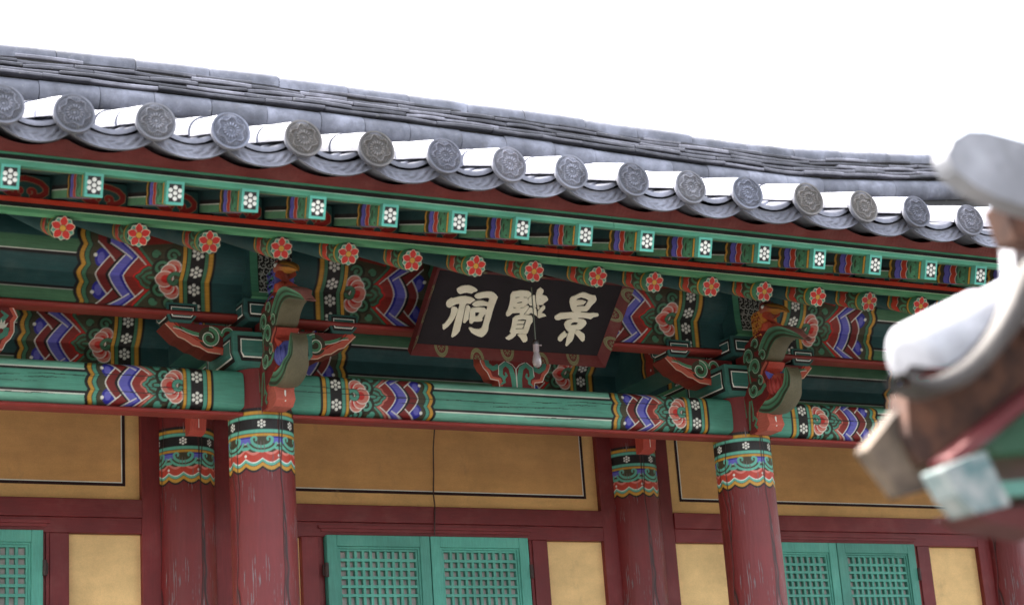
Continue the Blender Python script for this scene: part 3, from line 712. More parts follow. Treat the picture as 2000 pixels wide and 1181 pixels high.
# flower supports between beam and purlin -----------------------------
def flower_support(x):
    half = [(0.045, 3.847), (0.10, 3.853), (0.105, 3.885), (0.150, 3.892), (0.165, 3.925), (0.185, 3.945), (0.200, 3.975), (0.200, 4.02), (0.215, 4.045), (0.195, 4.085), (0.05, 4.087)]
    pts = half+[(-a, b) for a, b in half[::-1]]
    mb = MB(); mb.prism(pts, (0, -0.035, 0), (1, 0, 0), (0, 0, 1), (0, 0.07, 0), REDB, sr(196,92,76))
    o = mb.build('flower_support', M_PAINT, hall, (x, 0, 0))
    f = dict(o=(0, -0.035, 0), ux=(1, 0, 0), uy=(0, 0, 1)); mb = MB()
    for s_ in (-1, 1):
        mb.ribbon([(s_*(a-0.010), b+0.004) for a, b in half[1:-1]], 0.022, off=.0012, col=sr(206,100,82), **f)
        mb.ribbon([(s_*(a-0.002), b) for a, b in half[1:-1]], 0.004, off=.0018, col=WHT, **f)
        st = [(s_*0.014, 3.850), (s_*0.016, 3.90), (s_*0.030, 3.955), (s_*0.058, 3.975), (s_*0.085, 3.955), (s_*0.088, 3.915), (s_*0.068, 3.900), (s_*0.055, 3.915), (s_*0.062, 3.93)]
        mb.ribbon(st, np.array([.03, .03, .026, .026, .026, .024, .02, .014, .008]), off=.0016, col=TEAL, **f)
        mb.ribbon([(s_*0.0015+a*0.0, b) for a, b in [(0, 3.85), (0, 3.90), (0, 3.95)]]+[(s_*0.020, 3.972), (s_*0.058, 3.990), (s_*0.097, 3.962), (s_*0.101, 3.915)], 0.004, off=.0022, col=WHT, **f)
        mb.ribbon([(s_*0.075, 3.905), (s_*0.07, 3.88), (s_*0.095, 3.862)], [.018, .016, .004], off=.0018, col=TEAL, **f)
        mb.ribbon([(s_*0.098, 3.96), (s_*0.13, 3.945), (s_*0.16, 3.965), (s_*0.165, 3.995)], 0.026, off=.0014, col=TEAL*0.85, **f)
        # upper leaf and lotus
        mb.ribbon([(s_*0.03, 3.99), (s_*0.08, 4.03), (s_*0.14, 4.02), (s_*0.165, 4.05), (s_*0.14, 4.07)], [.014, .024, .026, .022, .008], off=.0015, col=TEAL*0.9, **f)
        for k in range(-2, 3):
            a = math.pi/2+k*0.42; mb.ribbon([(s_*0.142+0.004*math.cos(a), 3.985+0.004*math.sin(a)), (s_*0.142+0.02*math.cos(a), 3.985+0.022*math.sin(a)), (s_*0.142+0.040*math.cos(a), 3.985+0.045*math.sin(a))], [.004, .013, .002], off=.0020+0.0001*k, col=WHT*0.9, **f)
    mb.build('painted_scroll', M_PAINT, o)
for xa, xb in BAYS: flower_support((xa+xb)/2)

# rear wall ------------------------------------------------------------
WR = sr(116,31,33)
PAN = sr(230,182,120); PANI = sr(214,162,104)
ye = PD
def wall_bay(xa, xb):
    L = xb-xa; xc = (xa+xb)/2
    # upper panel
    mb = MB(); x0, x1, z0, z1 = xa+0.243, xb-0.243, 3.472, 4.12
    mb.box(x0, x1, ye, ye+0.05, z0, z1, PAN)
    m = 0.078
    mb.add([(x0+m, ye-.0015, z0+m), (x1-m, ye-.0015, z0+m), (x1-m, ye-.0015, z1), (x0+m, ye-.0015, z1)], [(0, 1, 2, 3)], PANI)
    for d0, d1, col in ((m-0.004, m+0.012, sr(44,20,24)), (m+0.012, m+0.017, WHT)):
        y = ye-.003 if d0 < m else ye-.0035
        for q in ([(x0+d0, z0+d0), (x1-d0, z0+d0), (x1-d1, z0+d1), (x0+d1, z0+d1)], [(x0+d0, z0+d0), (x0+d1, z0+d1), (x0+d1, z1), (x0+d0, z1)], [(x1-d1, z0+d1), (x1-d0, z0+d0), (x1-d0, z1), (x1-d1, z1)]):
            mb.add([(a, y, b) for a, b in q], [(0, 1, 2, 3)], col)
    mb.build('upper_wall_panel', M_PLASTER, hall)
    # posts against the columns
    for s_, xp in ((1, xa), (-1, xb)):
        mb = MB(); a, b = sorted((xp+s_*0.13, xp+s_*0.2425)); mb.box(a, b, ye-0.035, ye+0.06, FLOOR, 4.12, WR); mb.build('wall_post', M_PAINTV, hall, None, 0.004)
    # lintel
    mb = MB(); mb.box(xa+0.2425, xb-0.2425, ye-0.045, ye+0.06, 3.378, 3.4715, WR); mb.box(xa+0.2425, xb-0.2425, ye-0.036, ye+0.06, 3.2975, 3.3775, WR*0.97)
    mb.build('lintel', M_PAINT, hall, None, 0.004)
    # lower panels, door posts, doors
    hw = 0.6025; pn = (xc-0.737 - (xa+0.2425))
    for s_ in (-1, 1):
        a, b = sorted((xc+s_*0.737, (xa+0.2425 if s_ < 0 else xb-0.2425)))
        mb = MB(); mb.box(a, b, ye, ye+0.05, 2.0, 3.297, sr(238,200,140)); mb.build('lower_wall_panel', M_PLASTER, hall)
        mb = MB(); mb.box(a, b, ye-0.03, ye+0.06, 1.9, 2.0, WR); mb.box(a, b, ye, ye+0.05, FLOOR, 1.9, sr(238,200,140)); mb.build('dado_rail', M_PAINT, hall)
        a, b = sorted((xc+s_*0.640, xc+s_*0.7365)); mb = MB(); mb.box(a, b, ye-0.040, ye+0.06, FLOOR, 3.297, WR); mb.build('door_post', M_PAINTV, hall, None, 0.004)
    mb = MB()
    for d, y in ((0.0, 0.030), (0.017, 0.018)):
        for s_ in (-1, 1):
            a, b = sorted((xc+s_*(0.640-d), xc+s_*(0.6405-d-0.017))); mb.box(a, b, ye-y, ye+0.06, FLOOR, 3.3325-d-0.018, WR)
        mb.box(xc-0.640+d, xc+0.640-d, ye-0.036-y*0.45, ye-0.0362, 3.342-d, 3.358-d, WR*1.04)
    mb.build('door_frame', M_PAINT, hall)
    for s_ in (-1, 1):
        a, b = sorted((xc+s_*0.003, xc+s_*0.603)); zt, zb = 3.305, FLOOR+0.15
        yf = ye-0.060                             # doors open outward, proud of the frame
        D = sr(80,158,140)
        mb = MB(); st = 0.058
        mb.box(a, a+st, yf, yf+0.045, zb, zt, D); mb.box(b-st, b, yf, yf+0.045, zb, zt, D)
        mb.box(a+st, b-st, yf+0.0008, yf+0.045, zt-0.060, zt, D); mb.box(a+st, b-st, yf+0.0008, yf+0.045, zb, zb+0.10, D)
        mb.box(a+st, b-st, yf+0.0008, yf+0.045, zb+0.55, zb+0.63, D)
        for d, y in ((0, 0.008), (0.012, 0.014)):     # moulded inner edge
            for q in ((a+st+d, a+st+d+0.012), (b-st-d-0.012, b-st-d)): mb.box(q[0], q[1], yf+y, yf+0.044, zb+0.63, zt-0.060-d, D)
            mb.box(a+st+d, b-st-d, yf+y+0.0006, yf+0.0436, zt-0.060-d-0.012, zt-0.060-d, D)
        door = mb.build('door', M_PAINTV, hall, None, 0.003)
        mb = MB(); ia, ib = a+st+0.024, b-st-0.024; it = zt-0.084; ibt = zb+0.63
        n = 10
        for k in range(1, n): xk = ia+(ib-ia)*k/n; mb.box(xk-0.0075, xk+0.0075, yf+0.016, yf+0.040, ibt, it, D)
        zz = [it-0.047*q for q in range(1, 6)]+[it-0.70-0.047*q for q in range(6)]+[ibt+0.047*q for q in range(1, 5)]
        for z in zz: mb.box(ia, ib, yf+0.013, yf+0.037, z-0.0075, z+0.0075, D*1.02)
        mb.build('lattice', M_PAINTV, door)
        mb = MB(); mb.box(ia-0.005, ib+0.005, yf+0.041, yf+0.044, ibt, it, (1, 1, 1)); mb.build('paper_pane', M_PAPER, door)
        mb = MB(); mb.box(a+st, b-st, yf+0.02, yf+0.04, zb+0.10, zb+0.55, D); mb.build('bottom_board', M_PAINT, door)
        xh = xc+s_*0.610
        for zh in (3.080, 1.2):
            mb = MB(); mb.tube([(xh, yf-0.004, zh), (xh, yf-0.004, zh+0.075)], 0.011, (1, 1, 1), 10); mb.box(xh-0.018, xh+0.018, yf+0.0045, yf+0.012, zh+0.01, zh+0.065, (1, 1, 1)); mb.build('hinge', M_IRON, door)
for xa, xb in BAYS: wall_bay(xa, xb)
mb = MB()
mb.box(-2.85, 5.6, ye+0.10, ye+0.14, FLOOR, 5.2, sr(36,74,74))      # dark boards closing the space above the rear wall
mb.box(-2.85, 5.6, ye+0.065, ye+0.10, 4.1, 4.12, sr(36,74,74))
mb.build('boarding', M_PAINT, hall)
mb = MB()
for xx in (-2.72, 5.44): mb.box(xx, xx+0.06, ye+0.15, 4.4, FLOOR, 4.9, PAN)
mb.box(-2.7, 5.5, 4.36, 4.42, FLOOR, 5.0, PAN); mb.build('side_and_back_wall', M_PLASTER, hall)

# eaves ------------------------------------------------------------------
RX = [-1.234, -0.931, -0.637, -0.331, -0.036, 0.260, 0.561, 0.848, 1.170, 1.469, 1.773, 2.071, 2.383, 2.692, 3.007, 3.310]
RX = [-1.234-0.303*k for k in range(7, 0, -1)]+RX+[3.310+0.303*k for k in range(1, 11)]
BX = [-1.550, -1.245, -0.940, -0.646, -0.371, -0.062, 0.239, 0.526, 0.824, 1.123, 1.420, 1.730, 2.025, 2.340, 2.657, 2.957]
BX = [-1.55-0.303*k for k in range(7, 0, -1)]+BX+[2.957+0.306*k for k in range(1, 12)]
TX = [-1.620, -1.369, -1.069, -0.784, -0.500, -0.196, 0.092, 0.382, 0.667, 0.959, 1.244, 1.525, 1.845, 2.152, 2.443, 2.760]
TX = [-1.62-0.291*k for k in range(7, 0, -1)]+TX+[2.760+0.292*k for k in range(1, 14)]
XL0, XR0 = -3.85, 6.75
TILT = math.atan(0.445)

def rafter_mesh():
    r, L = 0.0485, 2.5; W = 2*math.pi*r
    c = Canvas(0, W, 0, 0.30, 0.0034, TEALD, 2)     # u around, v away from the end
    us = np.linspace(-0.02, W+0.02, 120); wv = lambda f, a: a*np.abs(np.sin(us/W*math.pi*f))
    def band(v, col, f=4, a=0.010): c.poly([(-.02, -.02), (W+.02, -.02)]+list(zip(us[::-1], (v+wv(f, a))[::-1])), col)
    band(.205, BLK); band(.198, OCH); band(.186, BLK); band(.183, GREEN*0.8); band(.172, OLV); band(.160, ORED*0.85, 4, .02); band(.118, WHT*.8, 4, .02); band(.115, OLV, 4, .02)
    band(.050, BLK, 4, 0); band(.047, OCH, 4, 0); band(.036, BLK, 4, 0); band(.034, GREEN*0.75, 4, 0); band(.004, TEAL, 4, 0)
    for k in range(4):
        u = W*(k+0.5)/4; c.stroke([(u+0.030*math.cos(a), .058+0.052*math.sin(a)) for a in np.linspace(0, math.pi, 14)], 0.010, GREEN)
        c.stroke(spiral(u, .072, 0.015, 1.2, 1.2, 1, 16, .3), 0.008, GREEN)
        c.ell(u, .133, .016, .010, PRED)
    U, V = c.nodes(); th = U/r
    mb = MB(); mb.grid(np.stack([r*np.cos(th), V, r*np.sin(th)], -1), c.out(), True, False)
    rr = lambda v: r
    T, V = np.meshgrid(np.linspace(0, 2*math.pi, 33), np.array([0.30, 1.2, L])); mb.grid(np.stack([r*np.cos(T), V, r*np.sin(T)], -1), TEALD*0.95, True)
    return mb
def rafter_end_mesh():
    r = 0.0485; c = Canvas(-r, r, -r, r, 0.0019, BLK, 3)
    for k in range(5):
        a = math.pi/2+math.pi/5+k*2*math.pi/5; ux_, uy_ = math.cos(a), math.sin(a)
        leaf = lambda s: [(r*(0.30*ux_-s*0.36*uy_), r*(0.30*uy_+s*0.36*ux_)), (r*(0.78*ux_-s*0.33*uy_), r*(0.78*uy_+s*0.33*ux_)), (r*0.99*ux_, r*0.99*uy_), (r*(0.78*ux_+s*0.33*uy_), r*(0.78*uy_-s*0.33*ux_)), (r*(0.30*ux_+s*0.36*uy_), r*(0.30*uy_-s*0.36*ux_))]
        c.poly(leaf(1.0), sr(200,206,180)); c.poly([(0.94*p, 0.94*q) for p, q in leaf(0.84)], TEAL); c.ell(r*.58*ux_, r*.58*uy_, r*.10, r*.10, OLV)
    for k in range(5):
        a = math.pi/2+k*2*math.pi/5; ux_, uy_ = math.cos(a), math.sin(a)
        def petal(s, e):
            t = np.linspace(0, 1, 14); rad = 0.20+(e-0.20)*t; w = s*np.sin(np.pi*np.clip(t*0.92+0.06, 0, 1))**0.75
            return [(r*(x*ux_-y*uy_), r*(x*uy_+y*ux_)) for x, y in zip(rad, w)]+[(r*(x*ux_+y*uy_), r*(x*uy_-y*ux_)) for x, y in zip(rad[::-1], w[::-1])]
        c.poly(petal(0.335, 1.0), sr(214,206,180)); c.poly(petal(0.292, 0.945), PRED)
    c.ell(0, 0, r*.28, r*.28, BLK); c.ell(0, 0, r*.245, r*.245, OCH)
    U, V = c.nodes(); x, y = U/r, V/r
    # square to disc, keeping the painting undistorted: sample colours at the disc position
    X = x*np.sqrt(1-y*y/2); Y = y*np.sqrt(1-x*x/2); col = c.out()
    i = np.clip(np.rint((X+1)/2*(c.nu-1)).astype(int), 0, c.nu-1); j = np.clip(np.rint((Y+1)/2*(c.nv-1)).astype(int), 0, c.nv-1)
    mb = MB(); mb.grid(np.stack([X*r, np.zeros_like(X), Y*r], -1), col[j, i], False)
    return mb
rm, rem = rafter_mesh(), rafter_end_mesh(); raf0 = None
for k, x in enumerate(RX):
    if raf0 is None:
        raf0 = rm.build('rafter', M_PAINTY, hall); rem.build('rafter_end_flower', M_PAINT, raf0)
        o = raf0
    else: o = dup(raf0, hall)
    o.location = (x, -1.2+random.uniform(-.006, .006), 4.060); o.rotation_euler = (TILT, random.uniform(-.12, .12), random.uniform(-.008, .008))
# boards over the rafters
def slab(mb, y0, z0, y1, z1, t, x0, x1, col):
    n = np.array([0, -(z1-z0), y1-y0]); n = n/np.linalg.norm(n)*t
    p = [(x, y, z) for x in (x0, x1) for y, z in ((y0, z0), (y1, z1))]
    q = [tuple(np.array(v)+n) for v in p]
    mb.add(p+q, [(0, 1, 3, 2), (4, 6, 7, 5), (0, 4, 5, 1), (2, 3, 7, 6), (0, 2, 6, 4), (1, 5, 7, 3)], col)
mb = MB(); ca = 0.0485/math.cos(TILT)
slab(mb, -1.20, 4.060+ca+.001, 2.2, 4.060+ca+3.4*0.445, 0.02, XL0, XR0, sr(36,72,72)); mb.build('rafter_soffit', M_PAINT, hall)
def long_board(name, strips, mat=M_PAINT, gaps=True):
    """a run of board made of painted horizontal strips (y0, y1, z0, z1, colour)"""
    mb = MB(); xs = [XL0, -2.1, 0.97, 3.25, XR0]
    for a, b in zip(xs[:-1], xs[1:]):
        for y0, y1, z0, z1, col in strips: mb.box(a, b-0.0025, y0, y1, z0, z1, col)
    return mb.build(name, mat, hall)
long_board('rafter_end_board', [(-1.215, -1.175, 4.1085, 4.1255, sr(88,156,112)), (-1.216, -1.175, 4.1255, 4.129, sr(190,220,180)), (-1.212, -1.16, 4.129, 4.149, BLK), (-1.214, -1.16, 4.149, 4.169, sr(206,62,36))])

def flying_mesh():
    w, h, L = 0.034, 0.044, 0.75; mb = MB()
    stripes = [(0, .030, TEAL), (.030, .034, BLK), (.034, .046, OCH), (.046, .050, BLK), (.050, .125, GREEN*0.7), (.125, .130, WHT*.7), (.130, .165, ORED*0.9), (.165, .170, WHT*.7), (.170, .178, BLUE), (.178, .212, PURP), (.212, .217, BLK), (.217, .240, OLV), (.240, .255, OCH), (.255, .265, BLK)]
    def face(vw, fn, flip):
        c = Canvas(0, 0.52, -vw, vw, 0.0032, TEALD, 2)
        v = np.linspace(-vw, vw, 40); wave = 0.010*np.abs(np.sin((v/vw)*math.pi*1.0))
        for a, b, col in stripes:
            q = wave if a > .12 else 0*wave
            c.poly(list(zip(a+q, v))+list(zip((b+q)[::-1], v[::-1])), col)
        if vw > .04:
            c.rect(.266, .6, -vw, vw, TEALD*.8); c.rect(.266, .6, -vw, -vw*.30, sr(92,146,110)); c.rect(.266, .6, -vw*.30, -vw*.22, WHT); c.rect(.266, .6, -vw*.22, vw*.14, BLK)
        c.stroke([(0.062+.045*math.sin(a), vw*0.8*math.cos(a)) for a in np.linspace(0.2, math.pi-.2, 16)], .010, OLV*.6)
        c.stroke([(0.058+.060*math.sin(a), vw*0.95*math.cos(a)) for a in np.linspace(0.2, math.pi-.2, 16)], .008, GREEN)
        for m in (-1, 1): c.stroke(spiral(.085, m*vw*.38, .013, 1.0, 0, m, 14, .35), .008, GREEN)
        U, V = c.nodes(); mb.grid(fn(U, V), c.out(), False, flip)
    face(h, lambda U, V: np.stack([np.full_like(U, -w), U, V], -1), True); face(h, lambda U, V: np.stack([np.full_like(U, w), U, V], -1), False)
    face(w, lambda U, V: np.stack([V, U, np.full_like(U, -h)], -1), False)
    mb.box(-w+.001, w-.001, 0.002, L, -h+.001, h, TEALD)
    c = Canvas(-w, w, -h, h, 0.0019, sr(88,178,160), 3); c.rect(-w*.72, w*.72, -h*.76, h*.76, BLK); dots7(c, 0, 0, h*.66)
    U, V = c.nodes(); e = MB(); e.grid(np.stack([U, np.zeros_like(U), V], -1), c.out(), False)
    return mb, e
fm, fe = flying_mesh(); fr0 = None; FT = R(18.5)
for x in BX:
    if fr0 is None:
        fr0 = fm.build('flying_rafter', M_PAINTY, hall); fe.build('rafter_end_blossom', M_PAINT, fr0); o = fr0
    else: o = dup(fr0, hall)
    o.location = (x, -1.70+random.uniform(-.004, .004), 4.060); o.rotation_euler = (FT, random.uniform(-.02, .02), random.uniform(-.012, .012))
mb = MB(); cb = 0.044/math.cos(FT); t16 = math.tan(FT)
slab(mb, -1.672, 4.060+.028*t16+cb+.001, -0.9, 4.060+0.8*t16+cb+.001, 0.02, XL0, XR0, sr(40,72,70)); 
# painted front strip of the soffit
for a, b in zip(BX[:-1], BX[1:]):
    n = 8
    for y0, y1, col in ((-1.668, -1.63, sr(92,78,58)), (-1.63, -1.56, sr(150,74,58)), (-1.56, -1.51, sr(84,84,60)), (-1.51, -1.495, OCH)):
        z = lambda y: 4.060+(y+1.70)*t16+cb-.0006
        mb.add([(a+.036, y0, z(y0)), (b-.036, y0, z(y0)), (b-.036, y1, z(y1)), (a+.036, y1, z(y1))], [(0, 1, 2, 3)], col*0.8)
mb.build('flying_soffit', M_PAINT, hall)
# blocking boards with the red cloud, between flying rafters
bl0 = None
for a, b in zip(BX[:-1], BX[1:]):
    if bl0 is None:
        W = 0.236; H = 0.105; c = Canvas(0, W, 0, H, 0.003, sr(46,92,88), 2)
        cl = [(0.045, .012), (0.085, .010), (0.115, .030), (.118, .058), (.095, .085), (.06, .093), (0.02, .09)]
        def cloud(w, col):
            for m in (-1, 1):
                c.stroke([(.140+m*a, b) for a, b in ((.0, .090), (.03, .086), (.060, .076), (.080, .056), (.078, .036), (.060, .022), (.036, .018))], w, col)
                c.stroke([(.140+m*a, b) for a, b in spiral(.022, .036, .018, .85, -1.5, 1, 18, .35)], w*.7, col)
            c.poly([(.125, .09), (.140, .104), (.155, .09)], col)
        cloud(.025, sr(190,150,110)); cloud(.020, sr(172,44,40))
        U, V = c.nodes(); mb = MB(); mb.grid(np.stack([U-W/2, np.zeros_like(U), V], -1), c.out(), False); mb.box(-W/2, W/2, .003, .03, 0, H, TEALD)
        bl0 = mb.build('blocking_board', M_PAINT, hall); o = bl0
    else: o = dup(bl0, hall)
    o.location = ((a+b)/2, -1.185, 4.169); o.scale = ((b-a-.066)/.236, 1, 1)
long_board('flying_end_board', [(-1.697, -1.672, 4.1065, 4.1265, sr(88,170,140)), (-1.6975, -1.672, 4.1265, 4.1295, sr(180,222,200)), (-1.680, -1.62, 4.1295, 4.153, BLK), (-1.685, -1.62, 4.153, 4.162, sr(76,150,120))])

# roof ---------------------------------------------------------------------
EY, EZ = -1.80, 4.227
rs = lambda y: EZ+0.36*(y-EY)+0.0165*(y-EY)**2       # roof board surface
RY = 2.35
# scalloped tile fillet under the eave tiles
mb = MB(); c = None
X = np.arange(XL0, XR0, 0.02); mids = np.array([(a+b)/2 for a, b in zip(TX[:-1], TX[1:])]); hwid = 0.145
top = []
for x in X:
    d = np.min(np.abs(mids-x)); top.append(4.185+0.045*(min(d, hwid)/hwid)**2)
top = np.array(top); P0 = np.stack([X, np.full_like(X, -1.690), np.full_like(X, 4.162)], -1); P1 = np.stack([X, np.full_like(X, -1.715), top], -1); P2 = np.stack([X, np.full_like(X, -1.40), top+.09], -1); P3 = np.stack([X, np.full_like(X, -1.60), np.full_like(X, 4.162)], -1)
mb.grid(np.stack([P3, P0, P1, P2]), sr(122,46,42), False); mb.build('eave_fillet', M_PAINT, hall)

def disc_relief(r=0.075):
    n = 64; x = np.linspace(-1, 1, n); X, Y = np.meshgrid(x, x); A = X*np.sqrt(1-Y*Y/2); B = Y*np.sqrt(1-X*X/2)
    rad = np.hypot(A, B); th = np.arctan2(B, A)
    sm = lambda a, b, t: np.clip((t-a)/(b-a), 0, 1)**2*(3-2*np.clip((t-a)/(b-a), 0, 1))
    h = 0.0016*sm(.88, .91, rad)
    h += .0022*(1-sm(.07, .10, rad)) + .002*(sm(.13, .15, rad)-sm(.19, .21, rad))
    pet = sm(.22, .26, rad)-sm(.40, .44, rad); h += .0042*pet*np.clip(np.abs(np.cos(th*8))*1.5-.35, 0, 1)
    vine = np.abs(np.sin(th*4+6*(rad-.6))) ; ring = sm(.48, .52, rad)-sm(.78, .84, rad)
    wav = 0.64+0.09*np.sin(th*6); h += .0034*np.exp(-((rad-wav)/.025)**2)*(ring > 0)
    leaf = np.abs(np.sin(th*22+8*rad)); h += .0036*ring*np.clip(leaf*1.7-.85, 0, 1)
    h += .0025*(sm(.44, .46, rad)-sm(.48, .50, rad))
    orn = np.clip((h-h.min())/(.0042-h.min()), 0, 1)          # tone follows relief height: grooves darker so the ornament reads
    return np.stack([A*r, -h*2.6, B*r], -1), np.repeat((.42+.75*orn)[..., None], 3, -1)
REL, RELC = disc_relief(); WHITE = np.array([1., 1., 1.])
SL0 = math.atan(0.362)
def arc_pts(r, a0, a1, n): return [(r*math.cos(t), r*math.sin(t)) for t in np.linspace(a0, a1, n)]
def cover_seg(mb, y0, y1, r0, r1, zf, thick=0.013, cx=0, tone=1.0):
    th = np.linspace(-0.15, math.pi+0.15, 17)
    col = WHITE*tone
    A = np.array([[(cx+r*math.cos(t), y, zf(y)+r*math.sin(t)) for t in th] for y, r in ((y0, r0), ((y0+y1)/2, (r0+r1)/2+.001), (y1, r1))]); mb.grid(A, col, True)
    B = np.array([[(cx+r*math.cos(t), y0, zf(y0)+r*math.sin(t)) for t in th] for r in (r0-thick, r0)]); mb.grid(B, col, False)
    Cc = np.array([[(cx+(r-thick)*math.cos(t), y, zf(y)+(r-thick)*math.sin(t)) for t in th] for y, r in ((y0, r0), (y1, r1))]); mb.grid(Cc, col, True, True)
end_variants = []
ZC = lambda y: rs(y)+0.055-0.002
DY = -1.875
def eave_tile_mesh(seed):
    r = np.random.default_rng(seed); m = MB(); tone = r.uniform(.95, 1.3); tint = np.array([(1, 1, 1), (1.03, 1, .98), (1, 1, 1.03), (1.2, 1.08, .86), (.92, .95, 1), (1.05, 1.02, .95)][seed % 6])
    ca_, sa_ = math.cos(-SL0-.07), math.sin(-SL0-.07)      # the disc hangs upright, not square to the tile
    def tip(P): return np.stack([P[..., 0], (P[..., 1]-.022)*ca_-P[..., 2]*sa_, (P[..., 1]-.022)*sa_+P[..., 2]*ca_-.004], -1)
    ra = r.uniform(0, 6.28); RR = REL.copy(); RR[..., 0] = REL[..., 0]*math.cos(ra)-REL[..., 2]*math.sin(ra); RR[..., 2] = REL[..., 0]*math.sin(ra)+REL[..., 2]*math.cos(ra)
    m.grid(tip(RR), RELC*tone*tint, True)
    th = np.linspace(0, 2*math.pi, 49)
    m.grid(tip(np.array([[(0.076*math.cos(t)*q, y, 0.076*math.sin(t)*q) for t in th] for y, q in ((-.0042, .965), (-.0030, .99), (.001, 1.0), (.014, 1.0), (.0165, .97), (.0165, 0.05))])), WHITE*tone*.8, True)
    cover_seg(m, .004, .30, .070, .068, lambda y: 0.0, tone=tone)
    return m
def row_mesh(seed):
    """cover tiles going up the slope from the second tile, relative to the row axis"""
    r = np.random.default_rng(seed); m = MB(); y = DY+0.27
    while y < RY-0.1:
        y1 = min(y+0.33, RY+.05); cover_seg(m, y, y1, .0745, .068, lambda q: ZC(q)+.002, cx=r.uniform(-.005, .005), tone=r.uniform(.82, 1.2)); y += 0.30
    return m
def pan_mesh(w):
    m = MB(); R_ = .165; half = math.asin(min(.95, (w/2)/R_)); y = DY+.035; k = 0
    th = np.linspace(-half, half, 13)
    while y < RY-.1:
        y1 = min(y+.36, RY); dz = lambda q: rs(q)+.0
        lift = .016
        P = [[(R_*math.sin(t), q, dz(q)+R_*(1-math.cos(t))+.012+l) for t in th] for q, l in ((y, -.016), (y, lift*.2), (y1, -.022))]
        m.grid(np.array(P), WHITE*random.uniform(.8, 1.2), True); y += .145
    return m
def drip_mesh(w):
    m = MB(); n = 61; u = np.linspace(-1, 1, n); hw = w/2+.012
    topz = .062*u*u; botz = -.058+.058*np.abs(u)**2.2*.98
    k = 13; P = []; Bk = []
    for j in range(k):
        t = j/(k-1); z = botz*(1-t)+topz*t
        rel = .0062*np.sin(u*24+5*np.sin(t*5+u*2))*np.sin(t*math.pi)*np.sin(t*8+u*5)+.0035*((t < .08) | (t > .92))
        P.append(np.stack([u*hw, -.020*(1-t)-rel, z], -1)); Bk.append(np.stack([u*hw, .012-.020*(1-t)+0*u, z], -1))
    P, Bk = np.array(P), np.array(Bk); tone = WHITE*.95
    m.grid(P, tone, True); m.grid(Bk, tone, True, True); m.grid(np.array([Bk[0], P[0]]), tone, False); m.grid(np.array([P[-1], Bk[-1]]), tone, False)
    # the pan tile it ends
    th = u; L_ = .34
    m.grid(np.array([np.stack([u*hw, np.full(n, y), topz+.19*y+s_], -1) for y, s_ in ((.012, -.012), (.012, 0), (L_, -.01))]), WHITE, True)
    m.grid(np.array([np.stack([u*hw, np.full(n, y), topz+.19*y-.018], -1) for y in (.010, L_)]), WHITE*.9, True, True)
    return m
ets = [eave_tile_mesh(s) for s in range(6)]; et_me = {}; rows = [row_mesh(s) for s in range(6)]; row_me = {}
for i, x in enumerate(TX):
    k = (i*5+i//4) % 6
    if k not in et_me:
        o = ets[k].build('eave_end_tile', M_TILE, hall); et_me[k] = o.data
        q = rows[k].build('cover_tile_row', M_TILE, hall); row_me[k] = q.data
    else:
        o = bpy.data.objects.new('eave_end_tile', et_me[k]); C.objects.link(o); o.parent = hall
        q = bpy.data.objects.new('cover_tile_row', row_me[k]); C.objects.link(q); q.parent = hall
    o.location = (x, DY+random.uniform(-.008, .008), ZC(DY)+.002+random.uniform(-.004, .004)); o.rotation_euler = (SL0+random.uniform(-.02, .02), random.uniform(-.5, .5)*0.1, random.uniform(-.03, .03))
    q.location = (x, 0, 0)
ps = [pan_mesh(.29), drip_mesh(.287)]; pan0 = drip0 = None
for a, b in zip(TX[:-1], TX[1:]):
    xm = (a+b)/2
    if pan0 is None: pan0 = ps[0].build('pan_tile_row', M_TILE, hall); drip0 = ps[1].build('drip_tile', M_TILE, hall); o, d = pan0, drip0
    else: o = dup(pan0, hall); d = dup(drip0, hall)
    o.location = (xm, 0, 0); d.location = (xm, DY+.046+random.uniform(-.006, .006), rs(DY)+.004+random.uniform(-.004, .004)); d.scale = ((b-a)/.287, 1, 1)
# roof body under the tiles, both slopes, and gable ends
mb = MB(); ys = np.linspace(-1.66, 2.5, 24); PB = []
for y in ys: PB.append([(XL0, y, rs(y)-.035), (XR0, y, rs(y)-.035)])
ysb = np.linspace(2.5, 6.66, 24)
for y in ysb: PB.append([(XL0, y, rs(5.0-y)-.03), (XR0, y, rs(5.0-y)-.03)])
mb.grid(np.array(PB), sr(110,100,90), False)
mb.build('roof_deck', M_TILE, hall)
for xx in (XL0+.9, XR0-1.0):
    mb = MB(); pts = [(y, rs(y)-.06) for y in np.linspace(-1.2, 2.5, 12)]+[(y, rs(5-y)-.06) for y in np.linspace(2.5, 6.2, 12)]
    mb.prism(pts, (xx, 0, 0), (0, 1, 0), (0, 0, 1), (.05, 0, 0), sr(110,46,44)); mb.build('gable_board', M_PAINT, hall)

